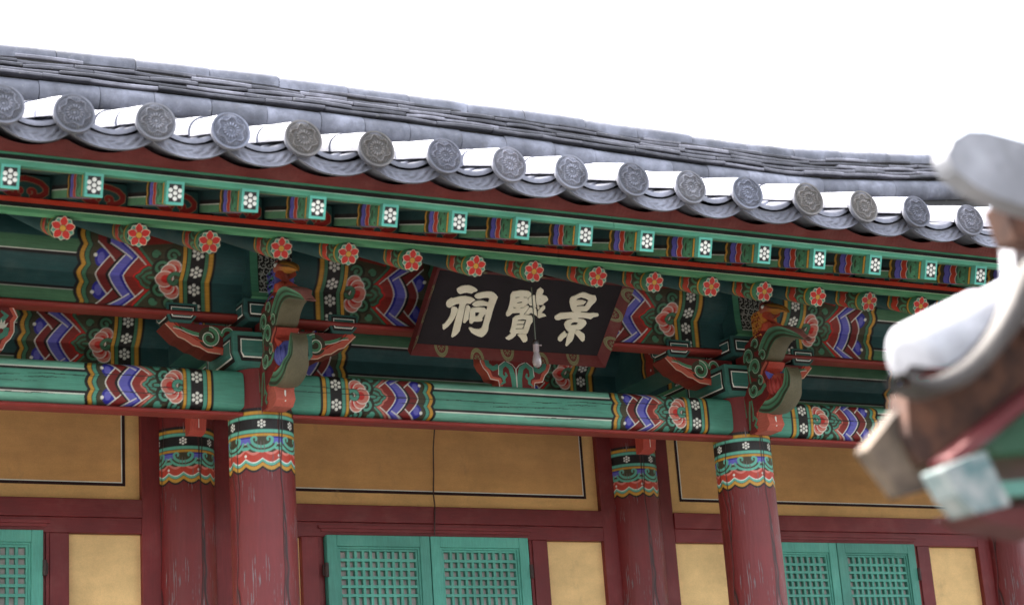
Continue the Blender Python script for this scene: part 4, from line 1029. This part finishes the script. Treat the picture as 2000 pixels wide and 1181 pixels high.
# main ridge -----------------------------------------------------------------
rt = np.array([(-4.2, 6.62), (-3.0, 6.50), (-1.8, 6.487), (-.669, 6.503), (.123, 6.520), (.968, 6.530), (1.869, 6.527), (2.835, 6.525), (3.869, 6.503), (4.889, 6.494), (5.3, 6.510), (5.699, 6.545), (6.2, 6.585), (6.664, 6.640), (7.2, 6.73)])
rz = lambda x: np.interp(x, rt[:, 0], rt[:, 1])-6.52
RX0, RX1 = -4.0, 6.95
def ridge_run(mb, z, y, fn, lmin, lmax, gap, seed):
    r = np.random.default_rng(seed); x = RX0+r.uniform(0, .1)
    while x < RX1:
        l = r.uniform(lmin, lmax); fn(mb, x, min(x+l-gap, RX1), z, y, r); x += l
def half_tile(mb, x0, x1, z, y, r, rad):
    th = np.linspace(-math.pi*1.42, -math.pi*.05, 17) if rad < .0815 else np.linspace(-math.pi*1.1, math.pi*.1, 17)
    tone = WHITE*r.uniform(.55, 1.05); d = r.uniform(-.006, .006); rr = rad*r.uniform(.96, 1.04)
    P = np.array([[(x, y+rr*math.cos(t), z+rz(x)-rr*math.sin(t)+d) for t in th] for x in (x0, x0+.006, x1-.006, x1)]); 
    P[0] = P[0]*.0+np.array([[(x0, y+rr*.93*math.cos(t), z+rz(x0)-rr*.93*math.sin(t)+d) for t in th]])
    mb.grid(P, tone, True, True)
def flat_tile(mb, x0, x1, z, y, r, th=.0245):
    tone = WHITE*r.choice([.28,.33,.38,.46,.54,.85])*np.array([1.06, 1.0, .95]); d = r.uniform(-.010, .010); t2 = th*r.uniform(.8, 1.1); e = r.uniform(-.010, .010); sag = r.uniform(-.004, .004)
    v = []; cc = []
    xs = np.linspace(x0, x1, 5)
    for x in xs:
        q = (x-x0)/(x1-x0); zz = z+rz(x)+sag*math.sin(q*math.pi)*2+e*(q-.5)
        v += [(x, y+d+.004, zz), (x, y+d, zz+.004), (x, y+d, zz+t2*.70), (x, y+d+.005, zz+t2), (x, y+.26, zz+t2), (x, y+.26, zz)]
        cc += [tone*.8, tone, tone*1.1, tone*1.9+.25, tone, tone]     # paler arris along the top edge, darker foot
    F = [(0, 5, 4, 3, 2, 1), (24, 25, 26, 27, 28, 29)]
    for i in range(4):
        for j in range(6): F.append((i*6+j, i*6+(j+1) % 6, i*6+6+(j+1) % 6, i*6+6+j))
    mb.add(v, F, np.array(cc))
ridge = empty('ridge', (0, 0, 0), hall)
mb = MB(); ridge_run(mb, 6.20, 2.37, lambda m, a, b, z, y, r: half_tile(m, a, b, z, y, r, .081), .30, .38, .004, 1); mb.build('ridge_base_tiles', M_TILE, ridge)
zz = 6.284
for k in range(5):
    mb = MB(); ridge_run(mb, zz, 2.300+.012*k, flat_tile, .28, .44, .004, 20+k); mb.build('ridge_course', M_TILE, ridge); zz += .0322
mb = MB(); ridge_run(mb, 6.447, 2.43, lambda m, a, b, z, y, r: half_tile(m, a, b, z, y, r, .082), .40, .50, .004, 3); mb.build('ridge_cap_tiles', M_TILE, ridge)
mb = MB(); xs = np.linspace(RX0, RX1, 60)
mb.grid(np.array([[(x, y, z+rz(x)) for x in xs] for y, z in ((2.36, 6.05), (2.36, 6.44), (2.62, 6.44), (2.62, 6.05))]), sr(110,102,92), False); mb.tube([(x, 2.37, 6.20+rz(x)) for x in xs], .074, sr(90,84,78)); mb.tube([(x, 2.43, 6.447+rz(x)) for x in xs], .074, sr(90,84,78)); mb.build('ridge_core', M_TILE, ridge)

# ------------------------------------------------------------------ name plaque
PO = np.array([0.73, -0.15, 3.955]); PU = np.array([1., 0, 0]); PV = np.array([0, -0.73524, 0.67780]); PN = np.cross(PU, PV)
plaque = empty('name_plaque', tuple(PO), None, 'black name plaque with three cream brushed characters and a red frame under the eaves', 'sign')
fr = dict(o=(0, 0, 0), ux=tuple(PU), uy=tuple(PV))
BW, B0, B1 = 1.003, 0.066, 0.475
mb = MB(); mb.prism([(-.01, B0-.01), (BW+.01, B0-.01), (BW+.01, B1+.01), (-.01, B1+.01)], tuple(-PN*.03), PU, PV, tuple(PN*.03), sr(40,30,36))
mb.build('board', plain_mat('plaque_black', sr(20,13,19), sr(29,20,27), 6, 0.85), plaque)
fw, fh = 0.038, 0.050
inn = [(0, B0), (BW, B0), (BW, B1), (0, B1)]; outr = [(-fw, B0-fw), (BW+fw, B0-fw), (BW+fw, B1+fw), (-fw, B1+fw)]
def p3(p, h): return tuple(PU*p[0]+PV*p[1]+PN*h)
mb = MB(); FC = sr(100,32,33)
for i in range(4):
    j = (i+1) % 4; tr = FC*(1.0 if i != 0 else 1.15)
    q = [p3(inn[i], .001), p3(inn[j], .001), p3(outr[j], fh), p3(outr[i], fh)]; mb.add(q, [(3, 2, 1, 0)], FC)
    q2 = [p3(outr[i], fh), p3(outr[j], fh), p3(outr[j], fh-.045), p3(outr[i], fh-.045)]; mb.add(q2, [(0, 3, 2, 1)], FC)
    q3 = [p3(outr[i], fh-.045), p3(outr[j], fh-.045), p3(inn[j], -.031), p3(inn[i], -.031)]; mb.add(q3, [(0, 3, 2, 1)], FC)
# round motifs on the frame
def motif(i, s, half):
    j = (i+1) % 4; a, b = np.array(inn[i]), np.array(inn[j]); e = (b-a)/np.linalg.norm(b-a)
    oo = (np.array(outr[i])+np.array(outr[j]))/2-(a+b)/2; oo = oo-e*np.dot(oo, e); dn = oo/np.linalg.norm(oo)
    def P(u, v, lift=.0016):
        w = a+e*(s+u)+dn*v; return np.array(p3(w, .001+(fh-.001)*v/fw))+PN*lift
    mc = sr(124,130,92)
    c0 = 0.0 if half > 0 else fw
    sg = half
    def ringp(r0, r1, col, lift):
        t = np.linspace(0, math.pi, 15)
        A = [P(r0*math.cos(q), c0+sg*r0*math.sin(q), lift) for q in t]; B = [P(r1*math.cos(q), c0+sg*r1*math.sin(q), lift) for q in t]; n = len(t)
        mb.add(A+B, [(k, k+1, k+1+n, k+n) for k in range(n-1)], col)
    ringp(.024, .037, mc, .0016); ringp(.029, .030, FC, .0020); ringp(.033, .034, FC, .0020)
    for q in np.linspace(0.3, math.pi-.3, 5):
        A = [P(r*math.cos(q+d), c0+sg*r*math.sin(q+d)) for r, d in ((.005, 0), (.012, .18), (.020, 0), (.012, -.18))]; mb.add(A, [(0, 1, 2, 3)], mc)
for s, h in ((.13, 1), (.32, -1), (.49, 1), (.68, -1), (.86, 1)): motif(0, s, h)
for s, h in ((.10, -1), (.25, 1), (.38, -1)): motif(1, s, h)
for s, h in ((.10, -1), (.25, 1), (.38, -1)): motif(3, s, h)
for s, h in ((.2, 1), (.5, -1), (.8, 1)): motif(2, s, h)
mb.build('frame', M_PAINT, plaque)
CH = [[[[[0.1177,0.3814],[0.1232,0.3906],[0.1353,0.4003],[0.1531,0.4053],[0.173,0.4079],[0.1892,0.405],[0.2049,0.3992],[0.2215,0.3905],[0.2268,0.3843],[0.2226,0.3781],[0.2101,0.3736],[0.2017,0.3647],[0.1904,0.3655],[0.1731,0.3675],[0.1577,0.3638],[0.1432,0.3568],[0.1324,0.3605],[0.1235,0.3689]],[]],[[[0.089,0.2907],[0.0852,0.3049],[0.0879,0.3167],[0.1051,0.3327],[0.1125,0.331],[0.1345,0.3404],[0.1523,0.3454],[0.1735,0.3484],[0.1881,0.3461],[0.2052,0.3447],[0.2212,0.3382],[0.2312,0.3312],[0.2256,0.324],[0.217,0.316],[0.211,0.3082],[0.1914,0.3086],[0.1888,0.299],[0.1905,0.2758],[0.1939,0.2468],[0.1977,0.2118],[0.2007,0.1796],[0.2022,0.1546],[0.1963,0.1393],[0.1866,0.1253],[0.1743,0.1154],[0.1683,0.1194],[0.1642,0.162],[0.161,0.2089],[0.1595,0.2498],[0.1593,0.2732],[0.1587,0.2994],[0.1512,0.304],[0.1384,0.3006],[0.1248,0.2908],[0.1157,0.2798],[0.1067,0.2776],[0.0956,0.2825]],[]],[[[0.1215,0.2701],[0.1234,0.2819],[0.1345,0.2863],[0.1468,0.2824],[0.1566,0.273],[0.1569,0.2584],[0.1559,0.2437],[0.1539,0.223],[0.1451,0.1974],[0.1349,0.176],[0.1249,0.1634],[0.1162,0.1554],[0.11,0.1593],[0.102,0.1822],[0.1116,0.1889],[0.1213,0.2116],[0.1265,0.2355],[0.1258,0.2559]],[]],[[[0.1951,0.2966],[0.2024,0.3001],[0.2128,0.2937],[0.2213,0.2842],[0.2203,0.2694],[0.2215,0.2549],[0.2286,0.2231],[0.2218,0.2108],[0.2167,0.2],[0.2066,0.2013],[0.2023,0.2239],[0.1971,0.2588],[0.1959,0.2762]],[]],[[[0.2199,0.3512],[0.2249,0.3618],[0.2336,0.3698],[0.2535,0.3773],[0.2796,0.3831],[0.3018,0.3838],[0.3176,0.3785],[0.3317,0.3695],[0.3446,0.3575],[0.3431,0.3383],[0.3418,0.3118],[0.3418,0.2764],[0.3445,0.2412],[0.3445,0.2056],[0.3496,0.1763],[0.3505,0.1644],[0.3459,0.1477],[0.3362,0.1335],[0.3279,0.1284],[0.3113,0.1316],[0.2892,0.1389],[0.2658,0.1505],[0.2535,0.163],[0.2449,0.1727],[0.2485,0.1789],[0.2602,0.1777],[0.276,0.1721],[0.3017,0.1711],[0.3132,0.1794],[0.3146,0.1974],[0.3123,0.2268],[0.3091,0.262],[0.3023,0.2496],[0.2986,0.2346],[0.3035,0.2261],[0.2999,0.2169],[0.2825,0.2141],[0.2606,0.2124],[0.2537,0.1985],[0.2413,0.202],[0.2359,0.2148],[0.2289,0.2437],[0.2217,0.2696],[0.2236,0.2814],[0.2311,0.2885],[0.2632,0.2935],[0.2943,0.2925],[0.3078,0.281],[0.3065,0.303],[0.2851,0.3041],[0.2639,0.3],[0.2484,0.2958],[0.2339,0.2975],[0.2219,0.3047],[0.2283,0.3155],[0.2365,0.3249],[0.2517,0.33],[0.2738,0.331],[0.2892,0.3264],[0.3041,0.3239],[0.3038,0.3379],[0.3025,0.3466],[0.2905,0.349],[0.2715,0.3468],[0.2565,0.3412],[0.2405,0.3389],[0.228,0.3431]],[[[0.2517,0.2632],[0.2761,0.2658],[0.2744,0.2533],[0.2707,0.2427],[0.2587,0.2408]]]]],[[[[0.4089,0.372],[0.4098,0.3823],[0.4144,0.3944],[0.4565,0.4048],[0.4965,0.4045],[0.5229,0.3897],[0.5136,0.3789],[0.5093,0.3679],[0.5045,0.3634],[0.5146,0.3501],[0.5157,0.3339],[0.506,0.3242],[0.5237,0.3227],[0.5289,0.3157],[0.5216,0.2943],[0.5115,0.2727],[0.5379,0.2712],[0.5585,0.2699],[0.5688,0.2564],[0.5751,0.2359],[0.5688,0.2174],[0.5695,0.1935],[0.5693,0.1724],[0.5637,0.1629],[0.5377,0.167],[0.5128,0.1636],[0.5082,0.1602],[0.5092,0.1528],[0.4966,0.1337],[0.48,0.1229],[0.4657,0.1269],[0.4569,0.1338],[0.4675,0.1436],[0.4819,0.1612],[0.4711,0.1679],[0.4709,0.1949],[0.467,0.2244],[0.4618,0.2449],[0.4724,0.2606],[0.4957,0.2684],[0.4905,0.2799],[0.4505,0.2752],[0.4408,0.261],[0.4302,0.2542],[0.4213,0.2595],[0.4171,0.2725],[0.4208,0.292],[0.4202,0.3156],[0.4164,0.3447]],[[[0.4371,0.3641],[0.4597,0.369],[0.4597,0.3646],[0.4405,0.3579]],[[0.4809,0.3696],[0.5018,0.3696],[0.502,0.3655],[0.4838,0.3652]],[[0.4562,0.3363],[0.4833,0.3451],[0.4831,0.3371],[0.4592,0.3315]],[[0.4438,0.3087],[0.4587,0.3069],[0.459,0.3034],[0.4465,0.303]],[[0.4824,0.3104],[0.5007,0.314],[0.5061,0.3221],[0.5124,0.3221],[0.5033,0.3106],[0.4849,0.3056]],[[0.4902,0.2397],[0.5173,0.2463],[0.5384,0.2435],[0.5399,0.1912],[0.4967,0.1864],[0.4954,0.1922],[0.53,0.1949],[0.5337,0.2072],[0.5321,0.2146],[0.4956,0.2117],[0.4939,0.217],[0.5294,0.2204],[0.5319,0.237],[0.4924,0.2348]]]],[[[0.518,0.1549],[0.5272,0.1637],[0.5448,0.163],[0.5655,0.16],[0.577,0.1428],[0.5811,0.1279],[0.5741,0.1183],[0.5618,0.1159],[0.5513,0.1257],[0.538,0.1398]],[]],[[[0.5114,0.3616],[0.519,0.38],[0.5376,0.3845],[0.55,0.356],[0.5668,0.3189],[0.5589,0.3078],[0.5495,0.3144],[0.5428,0.3258],[0.5318,0.3243],[0.518,0.3356]],[]],[[[0.5194,0.2748],[0.5327,0.3131],[0.5434,0.3154],[0.5557,0.3046],[0.5692,0.3116],[0.5913,0.2672],[0.5639,0.2799],[0.5493,0.2847],[0.5396,0.2749]],[]],[[[0.5436,0.388],[0.542,0.4144],[0.5544,0.4287],[0.5736,0.4186],[0.5784,0.4087],[0.5758,0.3907],[0.6026,0.3842],[0.6159,0.3705],[0.6174,0.3617],[0.6008,0.3425],[0.6004,0.335],[0.5727,0.3312],[0.5676,0.3293],[0.5542,0.3564]],[[[0.5714,0.3652],[0.5765,0.3671],[0.5785,0.3614],[0.5735,0.3616]]]],[[[0.5714,0.3222],[0.5774,0.3301],[0.585,0.3204],[0.5861,0.313],[0.5815,0.3052]],[]],[[[0.5854,0.2936],[0.5926,0.315],[0.6042,0.3324],[0.6141,0.3287],[0.6176,0.3141],[0.6056,0.2893],[0.626,0.2849],[0.639,0.274],[0.6154,0.2646],[0.6041,0.2592],[0.5961,0.2616]],[]]],[[[[0.7394,0.3629],[0.7361,0.3813],[0.7413,0.3926],[0.7595,0.4019],[0.7789,0.4166],[0.795,0.423],[0.8108,0.4219],[0.8349,0.4146],[0.8548,0.4107],[0.8685,0.4113],[0.8804,0.3951],[0.8833,0.3844],[0.8805,0.3732],[0.8684,0.3549],[0.8609,0.3323],[0.8517,0.319],[0.8203,0.3158],[0.8187,0.3116],[0.8408,0.3103],[0.869,0.3094],[0.8956,0.3131],[0.9196,0.3113],[0.9267,0.303],[0.9239,0.2949],[0.9013,0.2883],[0.8891,0.2747],[0.8738,0.2782],[0.8451,0.2807],[0.8182,0.2779],[0.8181,0.2738],[0.8513,0.2717],[0.8666,0.2634],[0.8746,0.2514],[0.8723,0.2385],[0.8626,0.2219],[0.8538,0.2117],[0.829,0.2114],[0.8281,0.1875],[0.8318,0.1591],[0.8296,0.143],[0.8203,0.1295],[0.815,0.1179],[0.8066,0.1109],[0.8019,0.1154],[0.7955,0.1564],[0.7934,0.1785],[0.7931,0.1991],[0.7844,0.1975],[0.7688,0.2115],[0.7539,0.2324],[0.7545,0.2483],[0.7628,0.2599],[0.7871,0.2697],[0.78,0.2723],[0.7278,0.2634],[0.715,0.2561],[0.6982,0.2564],[0.6882,0.265],[0.6864,0.2774],[0.7098,0.298],[0.745,0.3025],[0.7858,0.3089],[0.7722,0.3125],[0.7559,0.3331]],[[[0.7716,0.3743],[0.7772,0.3863],[0.793,0.3939],[0.819,0.3899],[0.8405,0.3814],[0.8345,0.3458],[0.8055,0.345],[0.7859,0.3393],[0.788,0.3467],[0.8221,0.3548],[0.8296,0.373],[0.8072,0.3795],[0.786,0.3787]],[[0.7882,0.2383],[0.7946,0.2482],[0.8055,0.2523],[0.8214,0.251],[0.8281,0.2452],[0.8231,0.2372],[0.7921,0.2332]]]],[[[0.7448,0.1558],[0.752,0.1754],[0.7691,0.1973],[0.7757,0.1914],[0.7754,0.1835],[0.7904,0.1846],[0.7887,0.167],[0.7774,0.155],[0.7717,0.1403],[0.7626,0.1355],[0.7496,0.1418]],[]],[[[0.8296,0.1876],[0.8337,0.207],[0.8458,0.2079],[0.8837,0.1885],[0.8911,0.1763],[0.8972,0.1544],[0.8901,0.1436],[0.8791,0.1482],[0.8527,0.1702]],[]]]]
M_CREAM = plain_mat('cream_paint', sr(226,218,194), sr(240,234,214), 14, 0.75)
for ch in CH:
    mb = MB()
    for o_, hs in ch:
        mb.poly(o_, (0, 0, 0), PU, PV, .005, (1, 1, 1), hs)
        for lp in [o_]+hs:
            k = len(lp); mb.add([np.array(p3(p, h)) for h in (.0, .005) for p in lp], [(i, (i+1) % k, (i+1) % k+k, i+k) for i in range(k)], (1, 1, 1))
    mb.build('brushed_character', M_CREAM, plaque)

# ------------------------------------------------------------------ lamp on its cord
BXp, BYp = 0.866, -1.13
bulb = empty('hanging_bulb', (BXp, BYp, 3.66), None, 'bare frosted light bulb with dark socket hanging on a cord in front of the plaque', 'light bulb')
mb = MB(); mb.tube([(0, 0, .115), (.001, 0, .22), (-.001, 0, .33), (0, 0, .41)], .0032, (1, 1, 1), 8); mb.build('cord', M_CORD, bulb)
mb = MB(); mb.lathe([(.004, .118), (.014, .114), (.017, .100), (.0165, .090)], (0, 0, 0), (1, 1, 1), 18); mb.build('socket_cap', plain_mat('bakelite', sr(30,24,24), sr(44,36,34), 20, .4), bulb)
mb = MB(); mb.lathe([(.0165, .090), (.0155, .060), (.0150, .048)], (0, 0, 0), (1, 1, 1), 18); mb.tube([(.014, 0, .088), (.026, -.002, .088), (.030, -.002, .088)], [.004, .004, .006], (1, 1, 1), 8)
mb.build('socket', plain_mat('socket_grey', sr(120,104,104), sr(140,124,122), 20, .5), bulb)
m_, nt_, n_, b_ = new_mat('frosted_glass'); b_.inputs['Base Color'].default_value = (.25, .21, .205, 1); b_.inputs['Roughness'].default_value = .28
b_.inputs['Transmission Weight'].default_value = .25
mb = MB(); mb.lathe([(.0135, .050), (.0150, .040), (.0195, .026), (.0235, .008), (.0240, -.006), (.0215, -.020), (.015, -.030), (.007, -.0345), (.0005, -.0355)], (0, 0, 0), (1, 1, 1), 24); mb.build('glass', m_, bulb)
bulb.scale = (.84, .84, .82); bulb.location.z += .012

wire = MB(); wire.tube([(1.425, 1.015, 4.12), (1.424, 1.085, 3.95), (1.420, 1.12, 3.80), (1.418, 1.128, 3.66), (1.406, 1.122, 3.55), (1.396, 1.092, 3.475), (1.388, 1.086, 3.40), (1.376, 1.075, 3.31)], .0038, (1, 1, 1), 8)
wo = wire.build('wall_cable', M_WIRE); wo['label'] = 'thin dark cable running down the middle ochre wall panel to the lattice doors'; wo['category'] = 'cable'

# ------------------------------------------------------------------ neighbouring gate roof at the right edge, close to the camera
gate = empty('wooden_gate', (-0.68, -5.9, 0), None, 'small gate close by whose weathered tiled roof corner juts in at the right edge', 'gate')
GL = np.array([-0.68, -5.9, 0])
def gp(pts, y): return [(a-GL[0], b) for a, b in pts]
def gslab(name, pts, yf, depth, mat, col=(1, 1, 1), bev=.004):
    m = MB(); m.prism(gp(pts, yf), (0, yf-GL[1], 0), (1, 0, 0), (0, 0, 1), (0, depth, 0), col); return m.build(name, mat, gate, None, bev)
FG = {"tubeA": [[-1.2284, 2.2434], [-0.9578, 2.3665]], "cres_out": [[-1.3056, 2.1883], [-1.278, 2.1751], [-1.2389, 2.18], [-1.1973, 2.1956], [-1.1533, 2.2259], [-1.1053, 2.2677], [-1.0695, 2.3019], [-1.0001, 2.3712]], "cres_in": [[-1.3172, 2.2053], [-1.2898, 2.1965], [-1.2505, 2.2031], [-1.2088, 2.2204], [-1.1678, 2.25], [-1.1291, 2.2846], [-1.0988, 2.3224], [-1.0447, 2.3993]], "disc": [[-1.1865, 2.4832]], "under": [[-1.2423, 2.2044], [-1.2083, 2.2001], [-1.1667, 2.2053], [-1.1204, 2.2216], [-1.0756, 2.2523], [-1.0278, 2.295], [-0.9227, 2.3857], [-0.9558, 2.2209], [-1.075, 2.1757], [-1.1824, 2.1141], [-1.2321, 2.0974], [-1.2485, 2.1378]], "block": [[-1.3097, 2.1206], [-1.2831, 2.1447], [-1.2333, 2.1901], [-1.2116, 2.2018], [-1.1438, 2.1851], [-1.1541, 2.1043], [-1.1765, 2.0734], [-1.2553, 2.0542]], "redstrip": [[-1.2301, 2.0962], [-0.9883, 2.2445], [-0.9931, 2.2206], [-1.2215, 2.0818]], "green": [[-1.1288, 2.1213], [-0.9534, 2.233], [-0.975, 2.1254], [-1.1059, 2.1145]], "rafter": [[-1.2802, 2.0693], [-1.2012, 2.095], [-1.169, 2.0202], [-1.2355, 2.0067], [-1.2607, 2.0323]], "dark": [[-1.0595, 2.1295], [-0.9251, 2.1423], [-0.9498, 2.0194], [-1.0448, 2.0485]], "tealstrip": [[-1.0888, 2.0755], [-0.9829, 2.0863], [-0.9879, 2.0615], [-1.083, 2.0545]], "redlow": [[-1.1411, 2.0368], [-0.9719, 2.0481], [-0.9805, 2.0057], [-1.1057, 2.0202]], "post": [[-0.777, 2.075], [-0.5827, 2.0791]], "discp": [[-1.2865, 2.4855], [-1.271, 2.5117], [-1.2404, 2.5292], [-1.2054, 2.5327], [-1.1386, 2.526], [-1.0735, 2.5133], [-1.0936, 2.4138], [-1.1581, 2.425], [-1.2042, 2.4332], [-1.2407, 2.4453], [-1.2713, 2.4631]], "gap": [[-1.1226, 2.4619], [-1.0116, 2.4492], [-1.0207, 2.4044], [-1.1043, 2.4047]], "wtile": [[-1.0516, 2.4357], [-1.0248, 2.4602], [-0.9527, 2.463], [-0.986, 2.2985], [-1.0523, 2.3176], [-1.0607, 2.3565]], "under2": [[-1.1484, 2.1324], [-1.0796, 2.1349], [-1.0337, 2.0336], [-1.0964, 2.0416], [-1.139, 2.075]]}
M_GTILE = tile_mat('gate_tile', (.25, .25, .27))
def gl(x, y, z): return np.array([x, y, z])-GL
M_GREYTEAL = plain_mat('faded_rafter_paint', sr(52,92,94), sr(164,162,158), 24, .8)
m = MB()
A, B = np.array(FG['tubeA'][0]), np.array(FG['tubeA'][1])
ax = np.array([B[0]-A[0], .0, B[1]-A[1]]); L_ = np.linalg.norm(ax); ax /= L_; sd_ = np.array([0, 1., 0]); up_ = np.cross(ax, sd_)*1.0
if up_[2] < 0: up_ = -up_
for k, (t0, t1, r0) in enumerate(((0, .165, .058), (.14, .36, .050))):
    th = np.linspace(-.4, math.pi+.4, 19); o_ = gl(A[0], -6.0, A[1])
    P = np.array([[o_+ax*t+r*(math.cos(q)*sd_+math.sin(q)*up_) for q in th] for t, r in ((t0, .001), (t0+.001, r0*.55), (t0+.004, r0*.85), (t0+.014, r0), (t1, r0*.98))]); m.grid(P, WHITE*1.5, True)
m.build('rake_cover_tile', M_GTILE, gate)
m = MB(); O_, I_ = np.array(FG['cres_out']), np.array(FG['cres_in'])
def rsm(p, n=30):
    d = np.r_[0, np.cumsum(np.linalg.norm(np.diff(p, axis=0), axis=1))]; t = np.linspace(0, d[-1], n); q = np.stack([np.interp(t, d, p[:, i]) for i in (0, 1)], 1)
    for _ in range(4): q[1:-1] = (q[:-2]+2*q[1:-1]+q[2:])/4
    return q
O_, I_ = rsm(O_), rsm(I_)
G = lambda q, y: np.array([gl(a, y, b) for a, b in q])
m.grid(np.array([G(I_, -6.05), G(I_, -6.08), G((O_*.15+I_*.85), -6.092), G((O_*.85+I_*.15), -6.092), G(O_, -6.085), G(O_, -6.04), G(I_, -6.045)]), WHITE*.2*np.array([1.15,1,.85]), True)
m.build('rake_pan_tile', M_GTILE, gate)
# the end tile above, seen almost face on
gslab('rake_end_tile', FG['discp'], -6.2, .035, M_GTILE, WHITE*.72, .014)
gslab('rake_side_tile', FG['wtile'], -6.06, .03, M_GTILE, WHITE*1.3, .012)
gslab('dark_gap_slab', FG['gap'], -6.12, .04, M_OLDWOOD)  # added brown slab standing in for the dark gap beneath the end tile
gslab('plank_back', FG['under2'], -5.94, .03, M_OLDWOOD)
gslab('rake_board', FG['under'], -6.0, .04, M_OLDWOOD)
gslab('eave_plank', FG['block'], -5.98, .03, M_GREYWOOD)
gslab('red_strip', FG['redstrip'], -6.06, .05, M_PAINT, sr(92,24,28))
gslab('green_board', FG['green'], -6.02, .05, M_PAINT, sr(40,88,62))
gslab('rafter', FG['rafter'], -6.10, .05, M_GREYTEAL)
gslab('soffit', FG['dark'], -5.95, .10, M_PAINT, sr(92,66,62))
gslab('green_strip', FG['tealstrip'], -6.0, .03, M_PAINT, sr(96,150,136))
gslab('lower_red_beam', FG['redlow'], -5.98, .08, M_PAINT, sr(88,34,32))
# the rest of the gate: a small gabled roof running off to the right, on two posts
def gz(x): return 2.52+.62*(x+.92)-.06*(x+.92)**2          # slope rising to the gate's ridge
GR = .45
m = MB(); n = 14; Xs = np.linspace(-.92, GR, n); prof = [(x, gz(x)) for x in Xs]+[(2*GR-x, gz(x)) for x in Xs[::-1][1:]]
low = [(x, z-.10) for x, z in prof[::-1]]
m.prism([(a-GL[0], b) for a, b in prof+low], (0, -7.05-GL[1], 0), (1, 0, 0), (0, 0, 1), (0, .98, 0), sr(100, 92, 84)); m.build('roof_deck', M_GTILE, gate)
def slope_row(y, mirror):
    m = MB(); th = np.linspace(-.2, math.pi+.2, 13); k = 0; x = -.95
    while x < GR-.05:
        x1 = min(x+.30, GR); P = []
        for q, rr in ((x, .002), (x, .062), (x1, .057)):
            P.append([((2*GR-q if mirror else q)-GL[0], y-GL[1]+rr*math.cos(a), gz(q)+.02+rr*math.sin(a)) for a in th])
        m.grid(np.array(P), WHITE*random.uniform(.8, 1.2), True); x += .28
    m.build('cover_tile_row', M_GTILE, gate)
for y in (-6.12, -6.38, -6.64, -6.90):
    slope_row(y, False); slope_row(y, True)
m = MB(); m.tube([(GR-GL[0], -7.08-GL[1], gz(GR)+.10), (GR-GL[0], -6.06-GL[1], gz(GR)+.10)], .075, WHITE*.9, 16); m.box(GR-GL[0]-.09, GR-GL[0]+.09, -7.05-GL[1], -6.08-GL[1], gz(GR)-.05, gz(GR)+.08, WHITE*.6)
m.build('ridge', M_GTILE, gate)
for x in (-.55, 1.45):
    m = MB(); m.tube([(x-GL[0], -6.55-GL[1], .1), (x-GL[0], -6.55-GL[1], 2.66)], .085, REDB, 24); m.build('post', M_COL, gate)
    m = MB(); m.box(x-GL[0]-.17, x-GL[0]+.17, -6.72-GL[1], -6.38-GL[1], 0, .12, (1, 1, 1)); m.build('base_stone', M_STONE, gate, None, .01)
m = MB(); m.box(-.62-GL[0], 1.52-GL[0], -6.61-GL[1], -6.49-GL[1], 2.30, 2.46, sr(60, 118, 104)); m.build('lintel', M_PAINT, gate, None, .005)
for x in (-.42, .46):
    m = MB(); m.box(x-GL[0], x+.86-GL[0], -6.58-GL[1], -6.53-GL[1], .12, 2.30, sr(110, 40, 38)); m.build('gate_leaf', M_PAINTV, gate, None, .004)
